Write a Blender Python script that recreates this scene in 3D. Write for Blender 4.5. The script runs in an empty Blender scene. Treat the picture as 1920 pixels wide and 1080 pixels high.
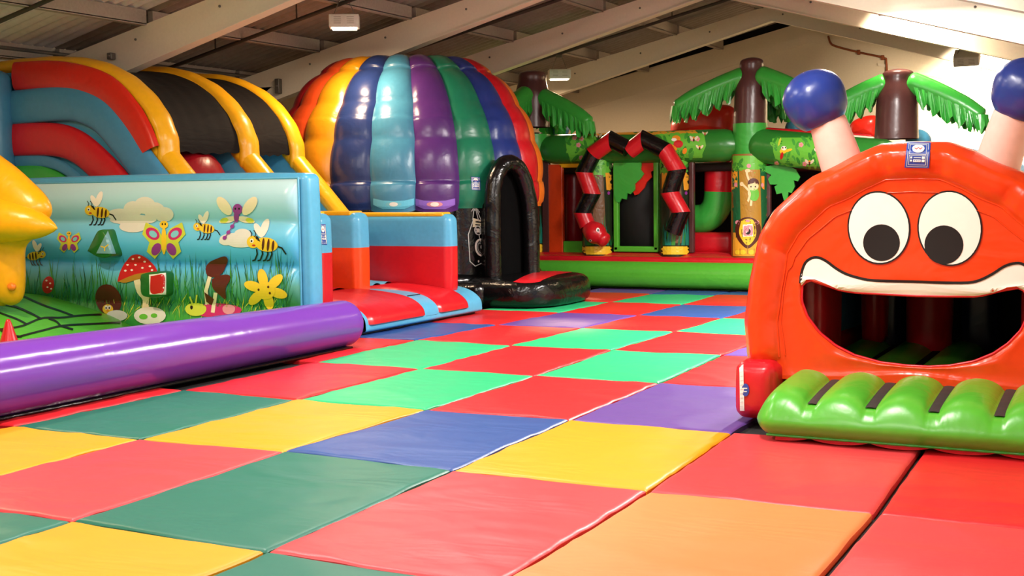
import bpy, bmesh, random
from math import *
from mathutils import Vector, Matrix, noise
from mathutils.geometry import tessellate_polygon
from mathutils.bvhtree import BVHTree
random.seed(7)
S = bpy.context.scene
COL = S.collection

# ------------------------------------------------------------------ camera, world, exposure
FPX = 2349.685
CAM = Vector((0, 0, 1.6515))
RX = Vector((0.8901493, 0.45548495, -0.01294892))
UX = Vector((-0.02337681, 0.07402811, 0.99698213))
FX = Vector((-0.45506894, 0.88716024, -0.07654385))
cd = bpy.data.cameras.new('camera'); cam = bpy.data.objects.new('camera', cd); COL.objects.link(cam)
cd.sensor_width = 36; cd.lens = FPX / 1920 * 36; cd.clip_start = .05; cd.clip_end = 200
cam.matrix_world = Matrix(((RX.x, UX.x, -FX.x, CAM.x), (RX.y, UX.y, -FX.y, CAM.y), (RX.z, UX.z, -FX.z, CAM.z), (0, 0, 0, 1)))
S.camera = cam
w = bpy.data.worlds.new('hall_world'); S.world = w; w.use_nodes = True
w.node_tree.nodes['Background'].inputs[0].default_value = (.9, .93, 1, 1)
w.node_tree.nodes['Background'].inputs[1].default_value = .03
vs = S.view_settings
vs.view_transform = 'Standard'; vs.look = 'None'; vs.gamma = 1; vs.use_curve_mapping = False
vs.exposure = 0.0
S.cycles.use_denoising = True
S.cycles.max_bounces = 8; S.cycles.sample_clamp_indirect = 4

def area_light(name, loc, sx, sy, power, col, aim=(0, 0, -1), spread=pi):
    l = bpy.data.lights.new(name, 'AREA'); l.shape = 'RECTANGLE'; l.size = sx; l.size_y = sy
    l.energy = power; l.color = col; l.spread = spread
    o = bpy.data.objects.new(name, l); COL.objects.link(o); o.location = loc
    o.rotation_euler = Vector(aim).to_track_quat('-Z', 'Y').to_euler()
    return o
WARM = (1, .70, .44); MID = (1, .83, .62); COOL = (1, .94, .89)
LAMP_POWER = dict(left=270, flood=300, batten=180)
# fill lights added out of view, shaped as fluorescent battens along the hall
FILL_BATTENS = [(-2.4, 2.6, 3.72, .55), (-2.4, 6.8, 3.72, .9), (-6.4, 2.6, 4.4, .75), (-6.4, 6.8, 4.4, .95), (-6.4, 10.9, 4.4, .62), (-2.9, 15.0, 3.95, 4.2), (-2.4, 12.4, 3.8, 1.2), (-4.4, -1.6, 4.0, .7)]
for bx, by, bz, bk in FILL_BATTENS:
    area_light('fill_batten_light', (bx, by, bz - .05), .16, 1.5, LAMP_POWER['batten'] * bk, COOL)
    area_light('fill_side_light', (bx, by + .2, bz + .02), .6, .1, LAMP_POWER['batten'] * (.22 if by < 12 else .32), COOL, aim=(-.3, .8, .5))   # extra light added sideways and up to brighten beams and ceiling
# box lamps hanging along the left side, and floodlights on the right
HANG = [(-10.18, 14.8, 4.06), (-10.3, 22.2, 3.9), (-10.2, 7.4, 4.05), (-10.2, 0.2, 4.05)]
for h, hk in zip(HANG, (.3, 1.5, .5, .8)):
    area_light('hanging_lamp_light', (h[0], h[1], h[2] - .13), .34, .26, LAMP_POWER['left'] * hk, WARM)
FLOOD = [(-2.95, 23.1, 3.86, .8, .5), (-3.55, 19.55, 4.36, .35, .5), (-2.9, 25.3, 3.92, 1.3, .7)]  # last one added out of sight behind the beam to brighten the gable
for h in FLOOD:
    area_light('floodlight_light', (h[0], h[1] + .16, h[2] - .1), .34, .24, LAMP_POWER['flood'] * h[3], MID, aim=(.25, .85, -.5), spread=2.4)

# ------------------------------------------------------------------ helpers
def ray(px, py):
    return FX + RX * ((px - 960) / FPX) + UX * ((540 - py) / FPX)
def at(px, py, X=None, Y=None, Z=None):
    d = ray(px, py)
    t = (X - CAM.x) / d.x if X is not None else (Y - CAM.y) / d.y if Y is not None else (Z - CAM.z) / d.z
    return CAM + d * t
def lin(c):
    return tuple((x / 255 / 12.92) if x / 255 <= .04045 else ((x / 255 + .055) / 1.055) ** 2.4 for x in c)
MATS = {}
def vinyl(key, rgb, rough=.3, bump=.35, fine=.25, scale=2.0, var=.1, stretch=None, coat=0.0, spec=.5):
    if key in MATS: return MATS[key]
    m = bpy.data.materials.new(key); m.use_nodes = True; nt = m.node_tree; N = nt.nodes; L = nt.links
    b = N['Principled BSDF']; c = lin(rgb)
    tc = N.new('ShaderNodeTexCoord'); mp = N.new('ShaderNodeMapping'); L.new(tc.outputs['Object'], mp.inputs[0])
    if stretch: mp.inputs['Scale'].default_value = stretch
    n1 = N.new('ShaderNodeTexNoise'); n1.inputs['Scale'].default_value = scale; n1.inputs['Detail'].default_value = 3; n1.inputs['Distortion'].default_value = .8
    n2 = N.new('ShaderNodeTexNoise'); n2.inputs['Scale'].default_value = scale * 9; n2.inputs['Detail'].default_value = 2
    for n in (n1, n2): L.new(mp.outputs[0], n.inputs['Vector'])
    b1 = N.new('ShaderNodeBump'); b1.inputs['Strength'].default_value = bump; b1.inputs['Distance'].default_value = .05
    b2 = N.new('ShaderNodeBump'); b2.inputs['Strength'].default_value = fine; b2.inputs['Distance'].default_value = .004
    L.new(n1.outputs[0], b1.inputs['Height']); L.new(n2.outputs[0], b2.inputs['Height']); L.new(b1.outputs[0], b2.inputs['Normal'])
    L.new(b2.outputs[0], b.inputs['Normal'])
    mx = N.new('ShaderNodeMix'); mx.data_type = 'RGBA'
    mx.inputs[6].default_value = (*[x * (1 - var) for x in c], 1); mx.inputs[7].default_value = (*[min(1, x * (1 + var * .7)) for x in c], 1)
    L.new(n2.outputs[0], mx.inputs[0]); L.new(mx.outputs[2], b.inputs['Base Color'])
    b.inputs['Roughness'].default_value = rough; b.inputs['Specular IOR Level'].default_value = spec
    b.inputs['Coat Weight'].default_value = coat
    MATS[key] = m; return m
def paint(key, rgb, rough=.7, var=.12, scale=3.0, spec=.3, metal=0.0, bump=.1):
    if key in MATS: return MATS[key]
    m = vinyl(key, rgb, rough, bump=0.0, fine=bump, scale=scale, var=var, spec=spec)
    m.node_tree.nodes['Principled BSDF'].inputs['Metallic'].default_value = metal
    return m
def ink(key, rgb, rough=.35):
    return vinyl(key, rgb, rough, bump=.05, fine=.05, var=.04)
def glow(key, rgb, strength):
    if key in MATS: return MATS[key]
    m = bpy.data.materials.new(key); m.use_nodes = True; b = m.node_tree.nodes['Principled BSDF']
    b.inputs['Base Color'].default_value = (*rgb, 1); b.inputs['Emission Color'].default_value = (*rgb, 1)
    b.inputs['Emission Strength'].default_value = strength
    MATS[key] = m; return m

class MB:
    def __init__(s): s.v = []; s.f = []; s.m = []
    def add(s, vv, ff, mi=0):
        o = len(s.v); s.v += [Vector(p) for p in vv]
        for k, f in enumerate(ff):
            s.f.append(tuple(i + o for i in f)); s.m.append(mi[k] if isinstance(mi, list) else mi)
        return s
    def grid(s, fn, nu, nv, cu=False, cv=False, mi=0):
        U = nu if cu else nu + 1; V = nv if cv else nv + 1
        vv = [fn(i / nu, j / nv) for i in range(U) for j in range(V)]; ff = []; mm = []
        for i in range(nu):
            for j in range(nv):
                i2, j2 = (i + 1) % U, (j + 1) % V
                ff.append((i * V + j, i2 * V + j, i2 * V + j2, i * V + j2))
                mm.append(mi((i + .5) / nu, (j + .5) / nv) if callable(mi) else mi)
        return s.add(vv, ff, mm)
    def tube(s, path, r, n=16, cap=True, mi=0, sq=None, closed=False):
        P = [Vector(p) for p in path]; K = len(P)
        R = [r(i / (K - 1)) if callable(r) else (r[i] if isinstance(r, (list, tuple)) else r) for i in range(K)]
        T = []
        for i in range(K):
            a, b = (P[i - 1], P[(i + 1) % K]) if closed else (P[max(i - 1, 0)], P[min(i + 1, K - 1)])
            T.append((b - a).normalized())
        up = Vector((0, 0, 1)) if abs(T[0].z) < .9 else Vector((0, 1, 0))
        x = T[0].cross(up).normalized(); rings = []
        for i in range(K):
            x = (x - T[i] * x.dot(T[i])).normalized(); y = T[i].cross(x)
            rings.append((P[i], x.copy(), y, T[i], R[i]))
        if cap and not closed:
            p, a, b, t, q = rings[0]; pre = [(p - t * q * .55 * sin(h), a, b, t, q * cos(h)) for h in (1.5, 1.15, .75, .35)]
            p, a, b, t, q = rings[-1]; post = [(p + t * q * .55 * sin(h), a, b, t, q * cos(h)) for h in (.35, .75, 1.15, 1.5)]
            rings = pre + rings + post
        vv = []
        for p, a, b, t, q in rings:
            for k in range(n):
                h = 2 * pi * k / n; ca, sa = cos(h), sin(h)
                if sq: ca *= sq[0]; sa *= sq[1]
                vv.append(p + a * q * ca + b * q * sa)
        M = len(rings); ff = []; mm = []
        for i in range(M if closed else M - 1):
            for k in range(n):
                j = (i + 1) % M; k2 = (k + 1) % n
                ff.append((i * n + k, i * n + k2, j * n + k2, j * n + k)); mm.append(mi(i / M, k / n) if callable(mi) else mi)
        if cap and not closed:
            ff.append(tuple(range(n))[::-1]); mm.append(mm[0]); ff.append(tuple((M - 1) * n + k for k in range(n))); mm.append(mm[-2])
        return s.add(vv, ff, mm)
    def rbox(s, lo, hi, r=.03, b=0.0, n=6, mi=0, xf=None):
        lo = Vector(lo); hi = Vector(hi); r = min(r, *[(hi[k] - lo[k]) * .499 for k in range(3)])
        ax = []
        for k in range(3):
            a = [0, .25 * r, .6 * r, r]; L = hi[k] - lo[k]
            mid = [r + (L - 2 * r) * q / n for q in range(1, n)]
            ax.append([lo[k] + q for q in a + mid + [L - q for q in a[::-1]]])
        idx = {}; vv = []; ff = []; mm = []
        def vert(p):
            key = tuple(round(c, 5) for c in p)
            if key in idx: return idx[key]
            q = Vector([min(max(p[k], lo[k] + r), hi[k] - r) for k in range(3)]); d = p - q
            o = q + d.normalized() * r if d.length > 1e-9 else p.copy()
            if b:
                for k in range(3):
                    if abs(p[k] - lo[k]) < 1e-7 or abs(p[k] - hi[k]) < 1e-7:
                        e = 1.0
                        for j in range(3):
                            if j != k:
                                t = 2 * (p[j] - lo[j]) / (hi[j] - lo[j]) - 1; e *= max(0, 1 - t * t)
                        o[k] += (b if p[k] > (lo[k] + hi[k]) / 2 else -b) * e ** .6
            idx[key] = len(vv); vv.append(xf(o) if xf else o); return idx[key]
        for k in range(3):
            i, j = (k + 1) % 3, (k + 2) % 3
            for val, flip in ((lo[k], True), (hi[k], False)):
                for a in range(len(ax[i]) - 1):
                    for c in range(len(ax[j]) - 1):
                        q = []
                        for (aa, cc) in ((a, c), (a + 1, c), (a + 1, c + 1), (a, c + 1)):
                            p = Vector((0, 0, 0)); p[k] = val; p[i] = ax[i][aa]; p[j] = ax[j][cc]; q.append(vert(p))
                        if len(set(q)) > 2:
                            q = q[::-1] if flip else q
                            ff.append(tuple(q)); ctr = sum((vv[t] for t in q), Vector()) / 4
                            mm.append(mi(ctr) if callable(mi) else mi)
        return s.add(vv, ff, mm)
    def box(s, lo, hi, mi=0):
        x0, y0, z0 = lo; x1, y1, z1 = hi
        return s.add([(x0, y0, z0), (x1, y0, z0), (x1, y1, z0), (x0, y1, z0), (x0, y0, z1), (x1, y0, z1), (x1, y1, z1), (x0, y1, z1)],
                     [(3, 2, 1, 0), (4, 5, 6, 7), (0, 1, 5, 4), (1, 2, 6, 5), (2, 3, 7, 6), (3, 0, 4, 7)], mi)
    def prism(s, pts, vec, mi=0):
        pts = [Vector(p) for p in pts]; n = len(pts); vec = Vector(vec)
        tr = tessellate_polygon([pts]); ff = [tuple(t) for t in tr] + [tuple(i + n for i in t[::-1]) for t in tr]
        ff += [(i, (i + 1) % n, (i + 1) % n + n, i + n) for i in range(n)]
        return s.add(pts + [p + vec for p in pts], ff, mi)
    def lathe(s, c, prof, n=24, mi=0, a0=0, a1=2 * pi):
        c = Vector(c); full = abs(a1 - a0 - 2 * pi) < 1e-6; K = len(prof)
        def fn(u, v):
            r, z = prof[min(K - 1, int(round(v * (K - 1))))]; h = a0 + (a1 - a0) * u
            return c + Vector((r * cos(h), r * sin(h), z))
        return s.grid(fn, n, K - 1, cu=full, mi=mi)
    def ball(s, c, rx, ry=None, rz=None, n=20, mi=0):
        c = Vector(c); ry = ry or rx; rz = rz or rx
        return s.grid(lambda u, v: c + Vector((rx * cos(2 * pi * u) * sin(pi * (.001 + .998 * v)), ry * sin(2 * pi * u) * sin(pi * (.001 + .998 * v)), -rz * cos(pi * v))), n, n // 2 + 2, cu=True, mi=mi)
    def puff(s, pts, ctr, nrm, depth, rings=8, back=.35, mi=0):
        """inflated silhouette: closed outline pts, star-shaped about ctr, swelling along nrm"""
        pts = [Vector(p) for p in pts]; ctr = Vector(ctr); nrm = Vector(nrm)
        def fn(u, v):
            p = pts[int(round(u * len(pts))) % len(pts)]
            h = -pi / 2 + pi * v; q = cos(h) ** .6 if abs(cos(h)) > 1e-6 else 0.0
            d = sin(h) * depth * (1 if sin(h) > 0 else back)
            return ctr + (p - ctr) * max(q, .002) + nrm * d
        return s.grid(fn, len(pts), rings * 2, cu=True, mi=mi)
    def bvh(s): return BVHTree.FromPolygons(s.v, s.f)

ORG = {}
def build(name, mb, mats, org=Vector((0, 0, 0)), smooth=True, recalc=True):
    me = bpy.data.meshes.new(name)
    me.from_pydata([p - org for p in mb.v], [], mb.f)
    for m in (mats if isinstance(mats, (list, tuple)) else [mats]): me.materials.append(m)
    me.polygons.foreach_set('material_index', mb.m)
    if recalc:
        bm = bmesh.new(); bm.from_mesh(me); bmesh.ops.recalc_face_normals(bm, faces=bm.faces); bm.to_mesh(me); bm.free()
    me.polygons.foreach_set('use_smooth', [smooth] * len(me.polygons))
    if smooth == 'auto':
        pass
    me.update()
    o = bpy.data.objects.new(name, me); COL.objects.link(o)
    return o
def sharp(o, ang=35):
    bm = bmesh.new(); bm.from_mesh(o.data)
    for e in bm.edges:
        if len(e.link_faces) == 2 and e.calc_face_angle(0) > radians(ang): e.smooth = False
    bm.to_mesh(o.data); bm.free(); return o
def tag(o, label=None, cat=None, group=None, kind=None):
    if label: o['label'] = label
    if cat: o['category'] = cat
    if group: o['group'] = group
    if kind: o['kind'] = kind
    return o
def thing(name, label, cat, loc, group=None):
    o = bpy.data.objects.new(name, None); COL.objects.link(o); o.location = loc; o.empty_display_size = .1
    ORG[o.name] = Vector(loc); return tag(o, label, cat, group)
def part(name, mb, mats, parent, smooth=True, label=None, kind=None, edge=None):
    org = ORG[parent.name]
    o = build(name, mb, mats, org, smooth); o.parent = parent; ORG[o.name] = org
    if edge: sharp(o, edge)
    if parent.type == 'MESH' and 'isroot' in parent: pass
    return tag(o, label, kind=kind)
def solo(name, mb, mats, loc, label, cat, group=None, smooth=True, edge=None):
    o = build(name, mb, mats, Vector(loc), smooth); o.location = loc; ORG[o.name] = Vector(loc)
    if edge: sharp(o, edge)
    return tag(o, label, cat, group)
def struct(name, mb, mats, smooth=False, parent=None, edge=None, label=None):
    if parent: return part(name, mb, mats, parent, smooth, label=label, edge=edge)
    o = build(name, mb, mats, Vector((0, 0, 0)), smooth); ORG[o.name] = Vector((0, 0, 0)); o['kind'] = 'structure'
    if edge: sharp(o, edge)
    return o
def spline(pts, n):
    P = [Vector(p) for p in pts]; Q = [P[0] * 2 - P[1]] + P + [P[-1] * 2 - P[-2]]; out = []
    segs = len(P) - 1
    for k in range(n + 1):
        t = k / n * segs; i = min(int(t), segs - 1); t -= i
        a, b, c, d = Q[i:i + 4]
        out.append(.5 * ((2 * b) + (c - a) * t + (2 * a - 5 * b + 4 * c - d) * t * t + (3 * b - a - 3 * c + d) * t ** 3))
    return out
# flat print: shapes drawn in two dimensions and laid onto the surface they are printed on
def ell(cx, cy, a, b=None, rot=0, n=20):
    b = b or a; c, s_ = cos(rot), sin(rot)
    return [(cx + a * cos(2 * pi * k / n) * c - b * sin(2 * pi * k / n) * s_, cy + a * cos(2 * pi * k / n) * s_ + b * sin(2 * pi * k / n) * c) for k in range(n)]
def stroke(pts, w_, closed=False):
    out = []; n = len(pts)
    for i in range(n if closed else n - 1):
        (x0, y0), (x1, y1) = pts[i], pts[(i + 1) % n]; d = hypot(x1 - x0, y1 - y0) or 1
        nx, ny = -(y1 - y0) / d * w_ / 2, (x1 - x0) / d * w_ / 2; ex, ey = (x1 - x0) / d * w_ * .25, (y1 - y0) / d * w_ * .25
        out.append([(x0 - ex + nx, y0 - ey + ny), (x1 + ex + nx, y1 + ey + ny), (x1 + ex - nx, y1 + ey - ny), (x0 - ex - nx, y0 - ey - ny)])
    return out
def smooth2(pts, n=40, closed=True):
    if closed: q = [Vector((*p, 0)) for p in pts] + [Vector((*pts[0], 0)), ]
    else: q = [Vector((*p, 0)) for p in pts]
    r = spline(q, n); return [(p.x, p.y) for p in (r[:-1] if closed else r)]
def decal(name, parent, shapes, mb, eps=9.0, off=.004, step=.0012, label=None, flat=None, kind=None):
    tree = mb.bvh() if mb is not None else None
    D = MB(); keys = []
    def mapf(p, o):
        d = ray(*p).normalized()
        hit = tree.ray_cast(CAM, d)
        if hit[0] is None: return None
        nn = hit[1] if hit[1].dot(d) < 0 else -hit[1]
        return hit[0] + (nn * .6 - d * .8) * o
    def rec(a, b, c, o, mi, dep=0):
        e = sorted([(hypot(a[0] - b[0], a[1] - b[1]), 0), (hypot(b[0] - c[0], b[1] - c[1]), 1), (hypot(c[0] - a[0], c[1] - a[1]), 2)])[-1]
        if e[0] > eps and dep < 12:
            if e[1] == 1: a, b, c = b, c, a
            elif e[1] == 2: a, b, c = c, a, b
            m = ((a[0] + b[0]) / 2, (a[1] + b[1]) / 2)
            rec(a, m, c, o, mi, dep + 1); rec(m, b, c, o, mi, dep + 1); return
        q = [mapf(p, o) for p in (a, b, c)]
        if None in q: return
        if max((q[0] - q[1]).length, (q[1] - q[2]).length, (q[0] - q[2]).length) > eps * .06: return
        D.add(q, [(0, 1, 2)], mi)
    for k, (poly, mk) in enumerate(shapes):
        if mk not in keys: keys.append(mk)
        mi = keys.index(mk); o = off + step * k / max(1, len(shapes)) * 4
        P3 = [Vector((p[0], p[1], 0)) for p in poly]
        for t in tessellate_polygon([P3]): rec(*[poly[i] for i in t], o, mi)
    if not D.f: print('EMPTY DECAL', name); return None
    return part(name, D, [MATS[k] for k in keys], parent, smooth=True, label=label, kind=kind)

# ------------------------------------------------------------------ materials
RED = vinyl('red_vinyl', (205, 24, 36)); SCAR = vinyl('scarlet_vinyl', (214, 36, 22)); BLUE = vinyl('sky_blue_vinyl', (88, 172, 210))
CYEL = vinyl('creature_yellow', (238, 164, 14)); YEL = vinyl('yellow_vinyl', (245, 178, 24)); PUR = vinyl('purple_vinyl', (118, 62, 172), rough=.19, bump=.10, fine=.06, var=.04)
GRN = vinyl('green_vinyl', (84, 178, 50)); LEAF = vinyl('leaf_green_vinyl', (58, 168, 62)); ORA = vinyl('orange_vinyl', (230, 66, 18), rough=.24, bump=.45, fine=.3)
BLK = vinyl('black_vinyl', (12, 11, 12), rough=.22, bump=.45, fine=.4, scale=4); BRN = vinyl('brown_vinyl', (82, 48, 46))
NAVY = vinyl('navy_vinyl', (34, 54, 128)); PINK = vinyl('pale_pink_vinyl', (240, 196, 180), rough=.4, bump=.2)
CREAM = vinyl('cream_print', (246, 226, 200), rough=.3, bump=.25); MESHB = vinyl('black_mesh_cloth', (21, 18, 17), rough=.8, bump=.7, fine=.6, scale=1.6, stretch=(1, .5, 2.5), spec=.2)
BANDBLU = vinyl('blue_band_vinyl', (70, 138, 176)); DARK = vinyl('dark_backing_vinyl', (26, 22, 22), rough=.6)
for k, c in dict(white=(246, 240, 228), black=(18, 15, 15), ink_yellow=(246, 204, 50), ink_brown=(84, 34, 22), ink_pink=(206, 40, 110), ink_purple=(150, 56, 150),
                 ink_red=(200, 30, 34), ink_cream=(238, 226, 190), ink_grey=(206, 210, 204), ink_lime=(206, 216, 70), ink_green=(70, 160, 60), ink_dkgreen=(26, 98, 56),
                 ink_orange=(240, 150, 40), ink_tan=(176, 130, 40), ink_skin=(240, 216, 160), ink_blue=(56, 92, 176), ink_ltblue=(130, 206, 220), ink_rose=(226, 150, 160),
                 ink_leaf=(104, 192, 60), ink_midgreen=(52, 140, 46), ink_sunset=(244, 170, 50), ink_trunk=(110, 76, 44), ink_teal=(30, 128, 110)).items():
    ink(k, c)
# ------------------------------------------------------------------ the setting
WALL = paint('cream_wall_paint', (240, 226, 198), rough=.75, var=.06)
BEAM = paint('cream_beam_paint', (243, 230, 208), rough=.6, var=.06)
PURL = paint('purlin_paint', (170, 158, 146), rough=.7, var=.2)
SHEET = paint('weathered_roof_sheet', (150, 138, 128), rough=.55, var=.25, scale=1.2, spec=.4)
PSHEET = paint('pale_roof_sheet', (232, 222, 218), rough=.5, var=.15, scale=1.2, spec=.4)
FLOORM = paint('dark_rubber_floor', (44, 42, 42), rough=.85, var=.3, scale=20)
STEEL = paint('grey_steel', (120, 116, 110), rough=.45, metal=.6)
COPPER = paint('copper_pipe', (150, 84, 52), rough=.5, metal=.5)
XL, XR, YB, YF, XM = -13.9, .9, 27.0, -5.0, -6.6
def zu(x): return 5.16 - (.225 if x < XM else .25) * abs(x - XM)          # top of the rafters
fl = struct('floor', MB().box((XL - .2, YF - .2, -.15), (XR + .2, YB + .2, -.05)), FLOORM)
ZE = zu(XL) + .05
struct('wall_left', MB().box((XL - .2, YF, -.05), (XL, YB, ZE + .2)), WALL)
struct('wall_right', MB().box((XR, YF, -.05), (XR + .2, YB, zu(XR) + .2)), WALL)
gab = [(XL - .2, 0, -.05), (XR + .2, 0, -.05), (XR + .2, 0, zu(XR) + .06), (XM, 0, zu(XM) + .06), (XL - .2, 0, zu(XL) + .06)]
wb = struct('wall_back', MB().prism([(p[0], YB, p[2]) for p in gab], (0, .2, 0)), WALL)
struct('wall_front', MB().prism([(p[0], YF - .2, p[2] + (.4 if p[2] > 0 else 0)) for p in gab], (0, .2, 0)), WALL)
GAPSHADE = paint('painted_gap_shade', (24, 20, 18), rough=.9)
gp = MB()
for xe in (XL - .2, XR + .2): gp.prism([(XM, YB + .06, zu(XM) - .15), (xe, YB + .06, zu(xe) - .15), (xe, YB + .06, zu(xe) + .4), (XM, YB + .06, zu(XM) + .4)], (0, .1, 0))
struct('trim_shade', gp, GAPSHADE)  # dark strip painted as the shade between gable top and roof sheets
# boarded verge on the gable wall, right of the ridge
tb = MB(); tb.prism([(XM, YB - .03, zu(XM) - .42), (XR, YB - .03, zu(XR) - .42), (XR, YB - .03, zu(XR) + .06), (XM, YB - .03, zu(XM) + .06)], (0, .028, 0))
tb.prism([(XM, YB - .03, zu(XM) - .42), (XL, YB - .03, zu(XL) - .42), (XL, YB - .03, zu(XL) + .06), (XM, YB - .03, zu(XM) + .06)], (0, .028, 0))
struct('trim_1', tb, WALL)
tb = MB(); tb.prism([(-5.2, YB - .05, 4.22), (-.5, YB - .05, 3.0), (-.5, YB - .05, 2.95), (-5.2, YB - .05, 4.17)], (0, .048, 0))
struct('trim_2', tb, BEAM)
tb = MB(); tb.box((XL, YF, 3.66), (XL + .05, YB, 3.94)); struct('trim_3', tb, BEAM)
tb = MB(); tb.tube([(XL + .14, YF + .2, 3.66), (XL + .14, YB - .2, 3.66)], .035, n=10); struct('trim_4', tb, STEEL, smooth=True)
# roof: closed outer skin with sheets, purlins and rafters under it
cm = MB()
for sx in (XL - .2, XR + .2):
    cm.prism([(XM, YF - .2, zu(XM) + .34), (sx, YF - .2, zu(sx) + .34), (sx, YF - .2, zu(sx) + .42), (XM, YF - .2, zu(XM) + .42)], (0, YB - YF + .4, 0))
ceil_ = struct('ceiling', cm, SHEET)
ORG[ceil_.name] = Vector((0, 0, 0))
RAFY = [-3.4, .4, 4.8, 8.9, 12.9, 16.8, 20.25, 24.0]
bays = [YF] + RAFY + [YB]
NS = 4
for b in range(len(bays) - 1):
    y0, y1 = bays[b], bays[b + 1]; nw = int((y1 - y0) / .19)
    for side in (-1, 1):
        xe = XL if side < 0 else XR
        for k in range(NS):
            xa = XM + (xe - XM) * k / NS; xb = XM + (xe - XM) * (k + 1) / NS + side * .07
            def fn(u, v, xa=xa, xb=xb, y0=y0, y1=y1, nw=nw):
                x = xa + (xb - xa) * v
                return Vector((x, y0 + (y1 - y0) * u, zu(x) + .215 + .034 * sin(2 * pi * u * nw) - .04 * v + .04))
            struct('roof_sheet', MB().grid(fn, nw * 6, 2), PSHEET if (side < 0 and abs(y1 - 12.9) < .1 and k > 1) else SHEET, smooth=True, parent=ceil_)
    for side in (-1, 1):
        xe = XL if side < 0 else XR
        for k in range(NS + 1):
            x = XM + side * .22 + (xe - side * .12 - XM - side * .22) * k / NS
            q = MB(); q.box((x - .04, y0 + .06, zu(x) + .0), (x + .04, y1 - .06, zu(x) + .19)); q.box((x - .04 - .03 * (side < 0), y0 + .06, zu(x) - .012), (x + .04 + .03 * (side > 0), y1 - .06, zu(x) + .012))
            struct('purlin', q, PURL, parent=ceil_)
            for yy in (y0, y1):
                if yy in RAFY and k < NS:
                    s_ = 1 if yy == y0 else -1
                    q = MB(); q.box((x - .10, yy + s_ * .075, zu(x) - .02), (x - .04, yy + s_ * .2, zu(x) + .15)); struct('cleat', q, STEEL, parent=ceil_)
for y in RAFY:
    q = MB(); t = .06
    def dep(x): 
        d = abs(x - XM) / 7.0
        return .30 + .26 * d
    xs = [XL + .02 + (XR - .02 - XL - .02) * k / 40 for k in range(41)]
    xs = sorted(xs + [XM])
    lo = [(x, y - t, zu(x) - dep(x)) for x in xs]; hi = [(x, y - t, zu(x)) for x in xs[::-1]]
    q.prism(lo + hi, (0, 2 * t, 0))
    for side in (-1, 1):
        xe = XL + .02 if side < 0 else XR - .02
        q.prism([(xe, y - t, -.05), (xe - side * .42, y - t, -.05), (xe - side * .55, y - t, zu(xe) - .3), (xe - side * .9, y - t, zu(xe - side * .9) - .3), (xe, y - t, zu(xe) - .1)], (0, 2 * t, 0))
    raf = struct('rafter', q, BEAM, parent=ceil_)
    fm = MB()
    for side in (-1, 1):
        xx = [x for x in xs if (x - XM) * side >= 0]
        for a_, b_ in zip(xx[:-1], xx[1:]):
            za, zb = zu(a_) - dep(a_), zu(b_) - dep(b_)
            fm.prism([(a_, y - .1, za), (b_, y - .1, zb), (b_, y - .1, zb - .016), (a_, y - .1, za - .016)], (0, .2, 0))
    struct('flange', fm, BEAM, parent=raf)
    bm_ = MB()
    for k in range(9):
        x = XM + (k - 4) * 1.45 + .2; bm_.ball((x, y - t - .004, zu(x) - .15), .018, n=8)
    struct('bolt', bm_, STEEL, parent=raf)
# junction boxes on the columns, copper pipe, conduits
def junction(px, py, Y, label, s=.07, h=.1):
    p = at(px, py, Y=Y); m = MB(); m.rbox((p.x - s, Y - .09, p.z - h), (p.x + s, Y + .002, p.z + h), .012, n=2)
    t = thing('junction_box', label, 'box', (p.x, Y, p.z)); part('cover', m, STEEL, t)
    m = MB(); m.box((p.x - s * .6, Y - .096, p.z - .006), (p.x + s * .6, Y - .088, p.z + .006)); part('seam', m, PURL, t)
junction(525, 162, 16.72, 'tall grey junction box on the cream column behind the black slide canopy', .045, .12)
junction(213, 106, 12.82, 'small grey junction box on the beam foot above the red slide arch', .04, .045)
cp = [at(x, y, Y=YB - .06) for x, y in ((1553, 68), (1557, 80), (1568, 87), (1610, 98), (1655, 108), (1662, 118), (1663, 175))]
m = MB(); m.tube(spline(cp, 40), .022, n=8)
t = thing('copper_pipe', 'bent copper pipe running down the cream gable wall', 'pipe', cp[-1]); part('run', m, COPPER, t)
m = MB()
for c in (cp[3], cp[4]): m.rbox((c.x - .03, c.y - .02, c.z - .05), (c.x + .03, c.y + .055, c.z + .05), .008, n=2)
part('clip', m, COPPER, t)
for k, (yy, xa, xb) in enumerate(((10.9, -13.7, -6.8), (14.8, -13.5, -6.8), (18.4, -13.5, -6.8), (22.2, -13.5, -6.8))):
    m = MB(); m.tube([(xa, yy, zu(xa) - .03), (xb, yy, zu(xb) - .03)], .03, n=8)
    for q in range(4):
        x = xa + 1 + 1.5 * q; m.tube([(x, yy, zu(x) - .03), (x, yy, zu(x) + .2)], .012, n=6, cap=False)
    struct('conduit', m, paint('dark_conduit', (70, 62, 56), rough=.6), smooth=True, parent=ceil_, label='thin dark conduit under the roof')
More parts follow.
